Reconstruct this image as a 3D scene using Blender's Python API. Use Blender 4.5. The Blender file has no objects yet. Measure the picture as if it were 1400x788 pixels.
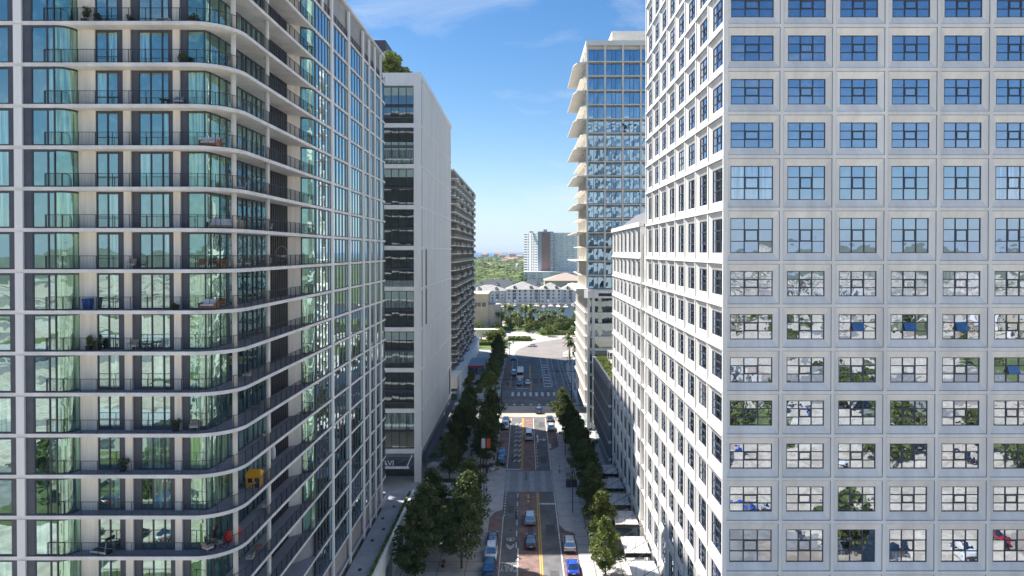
import bpy, math, random
from mathutils import Vector, Matrix
R = math.radians
random.seed(7)
sc = bpy.context.scene
COL = sc.collection

# ------------------------------------------------------------------ camera
cam_d = bpy.data.cameras.new("camera")
cam = bpy.data.objects.new("camera", cam_d); COL.objects.link(cam)
cam.location = (0, 0, 48)
cam.rotation_euler = (R(90 - 0.6), 0, 0)
cam_d.sensor_width = 36
cam_d.lens = 900 / 1400 * 36
cam_d.shift_x = -18 / 1400
cam_d.shift_y = -40.5 / 1400
cam_d.clip_start = 0.5
cam_d.clip_end = 120000
sc.camera = cam

# ------------------------------------------------------------------ sky and sun
SUN_EL = math.atan(1.38)
SUN_D = Vector((-0.85 * math.cos(SUN_EL), 0.527 * math.cos(SUN_EL), math.sin(SUN_EL)))   # towards the sun
w = bpy.data.worlds.new("World"); sc.world = w; w.use_nodes = True
nt = w.node_tree; nt.nodes.clear()
def N(nt, t, **kw):
    n = nt.nodes.new(t)
    for k, v in kw.items():
        if k.startswith("i_"):
            n.inputs[k[2:].replace("_", " ")].default_value = v
        else:
            setattr(n, k, v)
    return n
sky = N(nt, "ShaderNodeTexSky", sky_type='NISHITA', sun_disc=False)
sky.sun_elevation = SUN_EL
sky.sun_rotation = math.atan2(-0.85, 0.527)
sky.altitude = 50; sky.air_density = 1.0; sky.dust_density = 0.35; sky.ozone_density = 3.0
tc = N(nt, "ShaderNodeTexCoord")
mp = N(nt, "ShaderNodeMapping"); mp.inputs["Scale"].default_value = (1.0, 1.6, 4.0); mp.inputs["Rotation"].default_value = (0.1, 0.25, 0.6)
ns = N(nt, "ShaderNodeTexNoise"); ns.inputs["Scale"].default_value = 1.7; ns.inputs["Detail"].default_value = 9; ns.inputs["Roughness"].default_value = 0.62; ns.inputs["Distortion"].default_value = 0.9
rp = N(nt, "ShaderNodeValToRGB"); rp.color_ramp.elements[0].position = 0.52; rp.color_ramp.elements[1].position = 0.82
rp.color_ramp.elements[1].color = (0.62, 0.62, 0.62, 1)
hs = N(nt, "ShaderNodeHueSaturation"); hs.inputs["Saturation"].default_value = 1.28; hs.inputs["Value"].default_value = 0.86
mx = N(nt, "ShaderNodeMix", data_type='RGBA'); mx.inputs[7].default_value = (5.6, 5.9, 6.3, 1)
bg = N(nt, "ShaderNodeBackground"); bg.inputs["Strength"].default_value = 0.080
wo = N(nt, "ShaderNodeOutputWorld")
L = nt.links.new
L(tc.outputs["Generated"], mp.inputs["Vector"]); L(mp.outputs["Vector"], ns.inputs["Vector"])
L(ns.outputs["Fac"], rp.inputs["Fac"]); L(rp.outputs["Color"], mx.inputs[0])
# pale blue band towards the horizon, the same all the way round
sx = N(nt, "ShaderNodeSeparateXYZ"); L(tc.outputs["Generated"], sx.inputs[0])
ab = N(nt, "ShaderNodeMath", operation='ABSOLUTE'); L(sx.outputs["Z"], ab.inputs[0])
m1 = N(nt, "ShaderNodeMath", operation='MULTIPLY'); m1.inputs[1].default_value = -11.0; L(ab.outputs[0], m1.inputs[0])
ex = N(nt, "ShaderNodeMath", operation='EXPONENT'); L(m1.outputs[0], ex.inputs[0])
m2 = N(nt, "ShaderNodeMath", operation='MULTIPLY'); m2.inputs[1].default_value = 0.88; L(ex.outputs[0], m2.inputs[0])
mh = N(nt, "ShaderNodeMix", data_type='RGBA'); mh.inputs[7].default_value = (3.9, 5.1, 6.4, 1)
L(m2.outputs[0], mh.inputs[0]); L(sky.outputs["Color"], hs.inputs["Color"]); L(hs.outputs["Color"], mh.inputs[6]); L(mh.outputs[2], mx.inputs[6])
L(mx.outputs[2], bg.inputs["Color"]); L(bg.outputs["Background"], wo.inputs["Surface"])

sun_d = bpy.data.lights.new("sun", 'SUN'); sun_d.energy = 4.5; sun_d.angle = R(0.5); sun_d.color = (1.0, 0.95, 0.87)
sun = bpy.data.objects.new("sun", sun_d); COL.objects.link(sun)
sun.rotation_euler = SUN_D.to_track_quat('Z', 'Y').to_euler()
sun.location = (-60, 60, 160)

sc.view_settings.view_transform = 'Standard'
sc.view_settings.look = 'None'
sc.view_settings.gamma = 1
sc.view_settings.use_curve_mapping = False
sc.view_settings.exposure = 1.14
sc.cycles.max_bounces = 7
sc.cycles.diffuse_bounces = 4
sc.cycles.glossy_bounces = 4
sc.cycles.transparent_max_bounces = 6
sc.cycles.volume_bounces = 0
sc.cycles.sample_clamp_indirect = 6
sc.cycles.use_denoising = True

# ------------------------------------------------------------------ materials
MATS = {}
def mat(name, col, rough=0.7, metal=0.0, var=0.12, vscale=0.6, bump=0.0, bscale=8.0, spec=0.4, col2=None, rand=0.0, emit=None, trans=False, streak=0.0):
    if name in MATS: return MATS[name]
    m = bpy.data.materials.new(name); m.use_nodes = True; MATS[name] = m
    t = m.node_tree; b = t.nodes["Principled BSDF"]; l = t.links.new
    b.inputs["Roughness"].default_value = rough
    b.inputs["Metallic"].default_value = metal
    b.inputs["Specular IOR Level"].default_value = spec
    g = N(t, "ShaderNodeNewGeometry")
    n = N(t, "ShaderNodeTexNoise"); n.inputs["Scale"].default_value = vscale; n.inputs["Detail"].default_value = 6; n.inputs["Roughness"].default_value = 0.65
    if streak > 0:
        mp = N(t, "ShaderNodeMapping"); mp.inputs["Scale"].default_value = (1.8, 1.8, 0.12)
        l(g.outputs["Position"], mp.inputs["Vector"]); l(mp.outputs["Vector"], n.inputs["Vector"])
    else:
        l(g.outputs["Position"], n.inputs["Vector"])
    r = N(t, "ShaderNodeValToRGB")
    c2 = col2 or tuple(c * (1 - var) for c in col)
    c1 = tuple(min(1, c * (1 + var * 0.6)) for c in col)
    r.color_ramp.elements[0].position = 0.35; r.color_ramp.elements[1].position = 0.65
    r.color_ramp.elements[0].color = (*c2, 1); r.color_ramp.elements[1].color = (*c1, 1)
    l(n.outputs["Fac"], r.inputs["Fac"])
    out = r.outputs["Color"]
    if rand > 0:
        oi = N(t, "ShaderNodeObjectInfo"); hv = N(t, "ShaderNodeHueSaturation")
        mr = N(t, "ShaderNodeMapRange"); mr.inputs[3].default_value = 1 - rand; mr.inputs[4].default_value = 1 + rand
        l(oi.outputs["Random"], mr.inputs[0]); l(mr.outputs[0], hv.inputs["Value"]); l(out, hv.inputs["Color"]); out = hv.outputs["Color"]
    l(out, b.inputs["Base Color"])
    if bump > 0:
        n2 = N(t, "ShaderNodeTexNoise"); n2.inputs["Scale"].default_value = bscale; n2.inputs["Detail"].default_value = 5
        bp = N(t, "ShaderNodeBump"); bp.inputs["Strength"].default_value = bump; bp.inputs["Distance"].default_value = 0.05
        l(g.outputs["Position"], n2.inputs["Vector"]); l(n2.outputs["Fac"], bp.inputs["Height"]); l(bp.outputs["Normal"], b.inputs["Normal"])
    if emit:
        b.inputs["Emission Color"].default_value = (*emit[0], 1); b.inputs["Emission Strength"].default_value = emit[1]
    if trans:
        tr = N(t, "ShaderNodeBsdfTranslucent"); ms = N(t, "ShaderNodeMixShader"); ms.inputs[0].default_value = 0.3
        l(out, tr.inputs["Color"]); o = t.nodes["Material Output"]
        l(b.outputs[0], ms.inputs[1]); l(tr.outputs[0], ms.inputs[2]); l(ms.outputs[0], o.inputs["Surface"])
    return m

def glass(name, tint=(0.8, 0.92, 1.0), refl=0.55, inner=(0.015, 0.02, 0.022), blind=(0.3, 0.42, 0.38), pblind=0.0, wav=0.35, wscale=0.5, rough=0.01):
    if name in MATS: return MATS[name]
    m = bpy.data.materials.new(name); m.use_nodes = True; MATS[name] = m
    t = m.node_tree; t.nodes.clear(); l = t.links.new
    g = N(t, "ShaderNodeNewGeometry"); oi = N(t, "ShaderNodeObjectInfo")
    n = N(t, "ShaderNodeTexNoise"); n.inputs["Scale"].default_value = wscale; n.inputs["Detail"].default_value = 2.5
    l(g.outputs["Position"], n.inputs["Vector"])
    bp = N(t, "ShaderNodeBump"); bp.inputs["Strength"].default_value = 1.0; bp.inputs["Distance"].default_value = wav * 0.1
    l(n.outputs["Fac"], bp.inputs["Height"])
    gl = N(t, "ShaderNodeBsdfGlossy"); gl.inputs["Roughness"].default_value = rough; gl.inputs["Color"].default_value = (*tint, 1)
    l(bp.outputs["Normal"], gl.inputs["Normal"])
    df = N(t, "ShaderNodeBsdfDiffuse")
    # some windows have blinds or curtains, some show a dark room with paler things in it
    n3 = N(t, "ShaderNodeTexNoise"); n3.inputs["Scale"].default_value = 1.4; n3.inputs["Detail"].default_value = 3
    l(g.outputs["Position"], n3.inputs["Vector"])
    rr = N(t, "ShaderNodeValToRGB"); rr.color_ramp.elements[0].position = 0.5; rr.color_ramp.elements[1].position = 0.72
    rr.color_ramp.elements[0].color = (*inner, 1); rr.color_ramp.elements[1].color = (*[c * 5 + 0.02 for c in inner], 1)
    l(n3.outputs["Fac"], rr.inputs["Fac"])
    lt = N(t, "ShaderNodeMath", operation='LESS_THAN'); lt.inputs[1].default_value = pblind
    l(oi.outputs["Random"], lt.inputs[0])
    mc = N(t, "ShaderNodeMix", data_type='RGBA')
    mpc = N(t, "ShaderNodeMapping"); mpc.inputs["Scale"].default_value = (5.0, 5.0, 0.22); n4 = N(t, "ShaderNodeTexNoise"); n4.inputs["Scale"].default_value = 1.0; n4.inputs["Detail"].default_value = 2
    l(g.outputs["Position"], mpc.inputs["Vector"]); l(mpc.outputs["Vector"], n4.inputs["Vector"])
    rc = N(t, "ShaderNodeValToRGB"); rc.color_ramp.elements[0].position = 0.38; rc.color_ramp.elements[1].position = 0.62
    rc.color_ramp.elements[0].color = (*[c * 0.3 for c in blind], 1); rc.color_ramp.elements[1].color = (*[min(1, c * 1.3) for c in blind], 1)  # shade of the curtain folds put into the colour as vertical streaks
    l(n4.outputs["Fac"], rc.inputs[0]); l(rc.outputs[0], mc.inputs[7])
    l(lt.outputs[0], mc.inputs[0]); l(rr.outputs["Color"], mc.inputs[6]); l(mc.outputs[2], df.inputs["Color"])
    fr = N(t, "ShaderNodeFresnel"); fr.inputs["IOR"].default_value = 1.5
    mr = N(t, "ShaderNodeMapRange"); mr.inputs[1].default_value = 0.04; mr.inputs[2].default_value = 1.0; mr.inputs[3].default_value = refl; mr.inputs[4].default_value = 1.0
    l(fr.outputs[0], mr.inputs[0])
    ms = N(t, "ShaderNodeMixShader"); l(mr.outputs[0], ms.inputs[0]); l(df.outputs[0], ms.inputs[1]); l(gl.outputs[0], ms.inputs[2])
    o = N(t, "ShaderNodeOutputMaterial"); l(ms.outputs[0], o.inputs["Surface"])
    return m

# ------------------------------------------------------------------ mesh builder
class MB:
    def __init__(s): s.v = []; s.f = []; s.m = []; s.sm = []
    def face(s, pts, m=0, smooth=False):
        i = len(s.v); s.v += [tuple(p) for p in pts]; s.f.append(tuple(range(i, i + len(pts)))); s.m.append(m); s.sm.append(smooth)
    def box(s, x0, x1, y0, y1, z0, z1, m=0):
        i = len(s.v)
        s.v += [(x0,y0,z0),(x1,y0,z0),(x1,y1,z0),(x0,y1,z0),(x0,y0,z1),(x1,y0,z1),(x1,y1,z1),(x0,y1,z1)]
        for q in ((0,3,2,1),(4,5,6,7),(0,1,5,4),(1,2,6,5),(2,3,7,6),(3,0,4,7)):
            s.f.append(tuple(i + k for k in q)); s.m.append(m); s.sm.append(False)
    def prism(s, poly, z0, z1, m=0, mt=None):
        n = len(poly); i = len(s.v)
        s.v += [(x, y, z0) for x, y in poly] + [(x, y, z1) for x, y in poly]
        s.f.append(tuple(i + k for k in reversed(range(n)))); s.m.append(m); s.sm.append(False)
        s.f.append(tuple(i + n + k for k in range(n))); s.m.append(m if mt is None else mt); s.sm.append(False)
        for k in range(n):
            j = (k + 1) % n
            s.f.append((i + k, i + j, i + n + j, i + n + k)); s.m.append(m); s.sm.append(False)
    def tube(s, p0, p1, r0, r1=None, n=6, m=0, cap=True):
        r1 = r0 if r1 is None else r1
        p0 = Vector(p0); p1 = Vector(p1); d = (p1 - p0)
        if d.length < 1e-6: return
        d.normalize(); a = d.orthogonal().normalized(); b = d.cross(a)
        i = len(s.v)
        for p, r in ((p0, r0), (p1, r1)):
            for k in range(n):
                t = 2 * math.pi * k / n
                s.v.append(tuple(p + a * math.cos(t) * r + b * math.sin(t) * r))
        for k in range(n):
            j = (k + 1) % n
            s.f.append((i + k, i + j, i + n + j, i + n + k)); s.m.append(m); s.sm.append(n > 4)
        if cap:
            s.f.append(tuple(i + k for k in reversed(range(n)))); s.m.append(m); s.sm.append(False)
            s.f.append(tuple(i + n + k for k in range(n))); s.m.append(m); s.sm.append(False)
    def wall(s, pts, z0, z1, m=0, smooth=False):      # vertical sheet through 2D points
        for a, b in zip(pts, pts[1:]):
            s.face([(a[0],a[1],z0),(b[0],b[1],z0),(b[0],b[1],z1),(a[0],a[1],z1)], m, smooth)
    def loft(s, rings, m=0, smooth=True, cap=True):
        n = len(rings[0]); i = len(s.v)
        for r in rings: s.v += [tuple(p) for p in r]
        for a in range(len(rings) - 1):
            for k in range(n):
                j = (k + 1) % n
                s.f.append((i+a*n+k, i+a*n+j, i+(a+1)*n+j, i+(a+1)*n+k)); s.m.append(m); s.sm.append(smooth)
        if cap:
            s.f.append(tuple(i + k for k in reversed(range(n)))); s.m.append(m); s.sm.append(False)
            b = i + (len(rings) - 1) * n
            s.f.append(tuple(b + k for k in range(n))); s.m.append(m); s.sm.append(False)
    def mesh(s, name, mats):
        me = bpy.data.meshes.new(name); me.from_pydata(s.v, [], s.f)
        for x in (mats if isinstance(mats, (list, tuple)) else [mats]): me.materials.append(x)
        me.polygons.foreach_set("material_index", s.m); me.polygons.foreach_set("use_smooth", s.sm)
        me.update(); return me

def tag(o, label=None, cat=None, group=None, kind=None):
    if label: o["label"] = label
    if cat: o["category"] = cat
    if group: o["group"] = group
    if kind: o["kind"] = kind
    return o
def thing(name, label, cat, loc=(0,0,0), rz=0, group=None):
    o = bpy.data.objects.new(name, None); o.empty_display_size = 0.3; COL.objects.link(o)
    o.location = loc; o.rotation_euler = (0, 0, rz)
    return tag(o, label, cat, group)
def part(name, me, parent, loc=(0,0,0), rz=0, label=None, kind=None, world=False):
    o = bpy.data.objects.new(name, me); COL.objects.link(o)
    if parent is not None:
        o.parent = parent
        if world: loc = Vector(loc) - parent.location
    o.location = loc; o.rotation_euler = (0, 0, rz)
    if label: o["label"] = label
    if kind: o["kind"] = kind
    return o
def solo(name, mb, mats, label, cat, group=None, loc=(0,0,0), rz=0):
    me = mb.mesh(name, mats) if isinstance(mb, MB) else mb
    o = part(name, me, None, loc, rz); return tag(o, label, cat, group)
def struct(name, mb, mats):
    o = part(name, mb.mesh(name, mats), None); o["kind"] = "structure"; return o
def stuff(name, me, label, cat):
    o = part(name, me, None); return tag(o, label, cat, None, "stuff")
def copy_thing(root, loc, rz=0, label=None):
    c = root.copy(); COL.objects.link(c); c.location = loc; c.rotation_euler = (0, 0, rz)
    if label: c["label"] = label
    for ch in root.children:
        d = ch.copy(); COL.objects.link(d); d.parent = c
        for g2 in ch.children:
            e = g2.copy(); COL.objects.link(e); e.parent = d
    return c
def gx(px, Y): return (px - 718) * Y / 900
def gY(py, Z=0.0): return 900 * (48 - Z) / (py - 344)

M = dict(
 white=mat("white_precast", (0.80,0.78,0.75), 0.75, var=0.13, vscale=0.35, bump=0.15, bscale=14, rand=0.035, streak=1),
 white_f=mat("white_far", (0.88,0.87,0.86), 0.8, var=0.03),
 white_b=mat("painted_white", (0.80,0.79,0.78), 0.6, var=0.08, vscale=0.4, streak=1),
 slab=mat("balcony_concrete", (0.72,0.70,0.68), 0.8, var=0.16, vscale=0.5, bump=0.25, bscale=5),
 beige=mat("board_formed_wall", (0.72,0.67,0.60), 0.8, var=0.12, vscale=1.2, bump=0.2, bscale=9, streak=1),
 dark=mat("charcoal_cladding", (0.075,0.08,0.105), 0.5, var=0.15, vscale=1.0),
 black=mat("black_metal", (0.025,0.027,0.035), 0.45, var=0.2),
 steel=mat("grey_steel", (0.30,0.31,0.33), 0.4, metal=0.6, var=0.1),
 frame=mat("window_frame_grey", (0.055,0.065,0.09), 0.45, var=0.1),
 cream=mat("cream_stucco", (0.77,0.73,0.66), 0.8, var=0.06, vscale=0.3),
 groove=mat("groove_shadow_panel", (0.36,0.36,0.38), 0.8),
 flute=mat("pale_grey_panel", (0.80,0.79,0.77), 0.65, var=0.08, vscale=0.25, streak=1),
 grey=mat("grey_render", (0.26,0.27,0.29), 0.7, var=0.12),
 roofw=mat("pale_roof_membrane", (0.52,0.53,0.53), 0.85, var=0.2, vscale=0.3),
 core=mat("core_concrete", (0.35,0.34,0.33), 0.9),
 asphalt=mat("asphalt", (0.155,0.155,0.16), 0.85, var=0.34, vscale=0.22, bump=0.4, bscale=30),
 asphalt2=mat("old_asphalt", (0.16,0.155,0.15), 0.9, var=0.2, vscale=0.2),
 brick=mat("red_brick_paving", (0.235,0.155,0.14), 0.85, var=0.32, vscale=0.7, bump=0.4, bscale=20),
 pave=mat("concrete_paving", (0.44,0.43,0.42), 0.85, var=0.15, vscale=0.5, bump=0.2, bscale=12),
 pave_l=mat("light_paving", (0.50,0.45,0.40), 0.85, var=0.15, vscale=0.15),
 curb=mat("curb_concrete", (0.45,0.44,0.42), 0.8),
 line=mat("white_road_paint", (0.66,0.66,0.64), 0.7, var=0.45, vscale=2.2),
 yline=mat("yellow_road_paint", (0.70,0.42,0.07), 0.7, var=0.2, vscale=3),
 bark=mat("bark", (0.12,0.09,0.07), 0.9, var=0.3, vscale=4, bump=0.5, bscale=20),
 leaf=mat("oak_leaves", (0.15,0.19,0.075), 0.6, col2=(0.05,0.078,0.03), vscale=1.1, rand=0.25, trans=True, spec=0.3),
 leaf2=mat("bright_leaves", (0.24,0.28,0.08), 0.6, col2=(0.075,0.11,0.03), vscale=1.0, rand=0.25, trans=True, spec=0.3),
 joint_shade=mat("joint_shadow_grey", (0.40,0.40,0.42), 0.8),  # grey puts the thin shadow beside each panel ridge into the colour
 palm=mat("palm_fronds", (0.20,0.24,0.075), 0.55, col2=(0.08,0.11,0.035), vscale=1.5, rand=0.2, trans=True),
 ptrunk=mat("palm_trunk", (0.30,0.25,0.20), 0.9, var=0.25, vscale=3),
 grass=mat("lawn", (0.11,0.17,0.04), 0.9, var=0.35, vscale=0.4),
 hedge=mat("hedge_leaves", (0.10,0.17,0.035), 0.7, col2=(0.03,0.06,0.015), vscale=2.5, bump=0.8, bscale=4),
 rubber=mat("rubber", (0.02,0.02,0.02), 0.8), red=mat("red_plastic", (0.55,0.02,0.02), 0.4),
 yellow=mat("yellow_plastic", (0.75,0.33,0.02), 0.45), blue=mat("blue_plastic", (0.02,0.07,0.30), 0.4),
 wood=mat("teak", (0.30,0.13,0.06), 0.6, var=0.2, vscale=4), cush=mat("pale_cushion", (0.62,0.62,0.66), 0.9),
 wicker=mat("tan_wicker", (0.35,0.29,0.20), 0.8), greenp=mat("green_canvas", (0.03,0.12,0.06), 0.6),
 lampw=mat("signal_housing", (0.03,0.03,0.03), 0.5), orange=mat("orange_banner", (0.62,0.12,0.03), 0.7), 
 pinkr=mat("faded_pink_roof", (0.42,0.33,0.28), 0.9, var=0.12),
 terra=mat("terracotta_roof", (0.48,0.30,0.21), 0.85, var=0.2, vscale=0.2), shingle=mat("grey_shingle", (0.36,0.35,0.33), 0.9, var=0.15, vscale=0.3),
 dshingle=mat("dark_shingle", (0.08,0.085,0.11), 0.9), sandb=mat("sand_stone", (0.55,0.47,0.36), 0.85, var=0.1, vscale=0.2),
 mroof=mat("metal_roof_grey", (0.16,0.165,0.175), 0.6, var=0.1),
 brown=mat("brown_brick_panel", (0.33,0.20,0.17), 0.85, var=0.1, vscale=0.1), lav=mat("grey_blue_panel", (0.40,0.41,0.48), 0.8),
 gbr=glass("office_glass", (0.72,0.83,1.0), 0.55, (0.012,0.015,0.018), (0.42,0.42,0.40), pblind=0.08, wav=0.16, wscale=0.45),
 gbl=glass("tower_glass_teal", (0.66,0.92,0.92), 0.44, (0.012,0.03,0.028), (0.26,0.40,0.34), 0.28, wav=0.12, wscale=0.35),
 gblc=glass("curved_glass_teal", (0.62,0.93,0.84), 0.40, (0.02,0.05,0.04), (0.28,0.42,0.26), 0.55, wav=0.4, wscale=0.45),
 gside=glass("side_glass", (0.75,0.97,1.0), 0.72, (0.02,0.03,0.03), (0.3,0.4,0.4), 0.1, wav=0.05, wscale=0.3),
 gt4=glass("blue_glass", (0.55,0.80,1.0), 0.55, (0.012,0.025,0.035), (0.2,0.3,0.32), 0.2, wav=0.10, wscale=0.35),
 gdark=glass("dark_glass", (0.75,0.88,0.9), 0.3, (0.008,0.012,0.012), (0.25,0.33,0.31), 0.3, wav=0.1),
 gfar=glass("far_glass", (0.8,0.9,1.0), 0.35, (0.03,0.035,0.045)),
 carglass=glass("car_glass", (0.85,0.95,1.0), 0.35, (0.01,0.012,0.015), wav=0.0),
)
# ================================================================== GROUND AND STREETS
def rect(x0, x1, y0, y1, z, m=0, mb=None):
    mb = mb or MB(); mb.face([(x0,y0,z),(x1,y0,z),(x1,y1,z),(x0,y1,z)], m); return mb
gm = mat("ground_far", (0.16,0.165,0.12), 0.95, col2=(0.07,0.10,0.04), vscale=0.01)
struct("ground", rect(-60000, 60000, -60000, 60000, -0.30), gm)
# the town behind the camera (it shows in the windows): lots, lawns and streets as one patchwork
def lots_mat():
    m = bpy.data.materials.new("lots_and_lawns"); m.use_nodes = True; t = m.node_tree; l = t.links.new; b = t.nodes["Principled BSDF"]
    g = N(t, "ShaderNodeNewGeometry"); v = N(t, "ShaderNodeTexVoronoi"); v.distance = 'CHEBYCHEV'; v.inputs["Scale"].default_value = 0.03; v.inputs["Randomness"].default_value = 0.8
    l(g.outputs["Position"], v.inputs["Vector"])
    s = N(t, "ShaderNodeSeparateColor"); l(v.outputs["Color"], s.inputs[0])
    r = N(t, "ShaderNodeValToRGB"); r.color_ramp.interpolation = 'CONSTANT'
    cols = [(0,(0.62,0.54,0.44)),(0.33,(0.11,0.14,0.045)),(0.41,(0.28,0.275,0.27)),(0.58,(0.66,0.60,0.51)),(0.84,(0.15,0.19,0.06)),(0.88,(0.40,0.33,0.27))]
    r.color_ramp.elements[0].position = 0; r.color_ramp.elements[0].color = (*cols[0][1],1)
    r.color_ramp.elements[1].position = cols[1][0]; r.color_ramp.elements[1].color = (*cols[1][1],1)
    for p, c in cols[2:]:
        e = r.color_ramp.elements.new(p); e.color = (*c, 1)
    l(s.outputs[0], r.inputs[0])
    n = N(t, "ShaderNodeTexNoise"); n.inputs["Scale"].default_value = 0.35; n.inputs["Detail"].default_value = 6
    l(g.outputs["Position"], n.inputs["Vector"])
    mx = N(t, "ShaderNodeMix", data_type='RGBA'); mx.blend_type = 'MULTIPLY'; mx.inputs[0].default_value = 0.6
    rr = N(t, "ShaderNodeValToRGB"); rr.color_ramp.elements[0].position = 0.4; rr.color_ramp.elements[0].color = (0.45,0.45,0.42,1); rr.color_ramp.elements[1].position = 0.6
    l(n.outputs["Fac"], rr.inputs[0]); l(r.outputs[0], mx.inputs[6]); l(rr.outputs[0], mx.inputs[7]); l(mx.outputs[2], b.inputs["Base Color"])
    b.inputs["Roughness"].default_value = 0.9
    return m
struct("parking_lots", rect(-900, 900, -1500, 40, -0.06), lots_mat())
struct("road", rect(-60, 60, 40, 330, 0.0), M["asphalt"])
# red brick lanes, parking bays
mb = MB()
rect(-1.0, 2.2, 40, 130.5, 0.004, 0, mb); rect(-0.4, 2.3, 144, 189, 0.004, 0, mb)
rect(-6.3, -4.1, 40, 119, 0.004, 0, mb); rect(5.95, 8.3, 40, 112, 0.004, 0, mb)
rect(-6.5, -4.1, 146, 189, 0.004, 0, mb); rect(5.9, 8.2, 160, 189, 0.004, 0, mb); rect(-8.2,-5.6,232,300,0.004,0,mb)
struct("brick_lanes", mb, M["brick"])
struct("crosswalk_paving", rect(-6.4, 8.4, 131, 143.6, 0.004), mat("grey_crosswalk", (0.28,0.285,0.30), 0.85, var=0.15, vscale=0.6))
struct("intersection_paving", rect(-16, 17, 190.5, 204, 0.004), mat("intersection_concrete", (0.42,0.38,0.33), 0.85, var=0.15, vscale=0.2))
# lane lines
mb = MB()
def ln(x, y0, y1, w=0.14, m=0): rect(x - w/2, x + w/2, y0, y1, 0.010, m, mb)
def dash(x, y0, y1, on, off, w=0.12, m=0):
    y = y0
    while y < y1: ln(x, y, min(y + on, y1), w, m); y += on + off
ln(-3.95, 40, 119); dash(-3.8, 119, 131, 0.7, 0.7, 0.2); ln(-1.15, 40, 106, 0.22); dash(-1.45, 106, 130, 2.2, 2.2, 0.2)
ln(5.75, 40, 131, 0.2); ln(-4.0, 144, 189, 0.2); ln(2.35, 144, 189, 0.16); dash(2.75, 146, 166, 1.2, 1.2, 0.18); ln(5.75, 144, 189, 0.2)
dash(5.6, 144, 164, 0.6, 0.8, 0.2); rect(-3.9, -0.8, 144.2, 144.8, 0.010, 0, mb); rect(2.5, 5.6, 124.4, 125.1, 0.010, 0, mb)
ln(8.35, 160, 189, 0.15); rect(5.8, 8.3, 180.5, 180.8, 0.010, 0, mb); rect(5.7,6.4,160,164,0.010,0,mb)
rect(-6.2, -4.3, 111.5, 111.8, 0.010, 0, mb)
for y in (150.5, 156.5, 162.5, 168.5, 174.5): rect(-6.4, -4.4, y, y + 0.2, 0.010, 0, mb)
xb = MB()
for x in (-3.6, -1.0, 1.4, 3.8, 6.0): rect(x - 0.45, x + 0.45, 131.6, 143.2, 0.008, 0, xb)
struct("crosswalk_bars", xb, mat("faded_paint", (0.36,0.37,0.40), 0.8, var=0.3, vscale=1.5))
for k in range(9): rect(-4.6 + k*2.0, -3.8 + k*2.0, 218, 224, 0.010, 0, mb)                      # far crosswalk
for k in range(7): rect(-9.0 + k*2.6, -8.2 + k*2.6, 205.2, 206.6, 0.010, 0, mb)
ln(-5.3, 232, 300, 0.15); ln(-3.3, 232, 300, 0.15); ln(-0.9, 232, 262, 0.12); ln(6.8, 232, 300, 0.15); ln(9.4, 232, 296, 0.12)
rect(-3.2, 1.2, 229.5, 230.4, 0.010, 0, mb)
for k in range(9): rect(7.0, 9.2, 233 + k*5.5, 234.2 + k*5.5, 0.010, 0, mb)
# the column of worn lettering in the far left lane, and the bicycle symbol in the near lane
for k in range(9):
    y = 149.5 + k * 4.0
    for j, (xa, xb) in enumerate(((-2.8,-2.35),(-2.2,-1.75),(-1.6,-1.2))):
        mb.face([(xa, y + (j%2)*0.5, 0.010),(xa+0.28, y + (j%2)*0.5, 0.010),(xb+0.28, y + 2.0 - (j%2)*0.6, 0.010),(xb, y + 2.0 - (j%2)*0.6, 0.010)])
def ring(cx, cy, r0, r1, a0=0, a1=360, n=14, sy=1.6):
    for k in range(n):
        a = R(a0 + (a1 - a0) * k / n); b = R(a0 + (a1 - a0) * (k + 1) / n)
        mb.face([(cx + r1*math.cos(a), cy + sy*r1*math.sin(a), 0.010), (cx + r1*math.cos(b), cy + sy*r1*math.sin(b), 0.010),
                 (cx + r0*math.cos(b), cy + sy*r0*math.sin(b), 0.010), (cx + r0*math.cos(a), cy + sy*r0*math.sin(a), 0.010)])
ring(-2.75, 109.3, 0.24, 0.36); ring(-2.1, 109.3, 0.24, 0.36)
mb.face([(-2.65,109.2,0.010),(-2.55,109.2,0.010),(-2.4,108.4,0.010),(-2.5,108.4,0.010)]); mb.face([(-2.3,109.2,0.010),(-2.2,109.2,0.010),(-2.4,108.4,0.010),(-2.5,108.4,0.010)])
for dy in (0, 1.1): mb.face([(-3.1,107.3-dy*0.6,0.010),(-2.43,106.2-dy*0.6,0.010),(-2.43,106.6-dy*0.6,0.010),(-3.1,107.7-dy*0.6,0.010)]); mb.face([(-2.43,106.2-dy*0.6,0.010),(-1.76,107.3-dy*0.6,0.010),(-1.76,107.7-dy*0.6,0.010),(-2.43,106.6-dy*0.6,0.010)])
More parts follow.
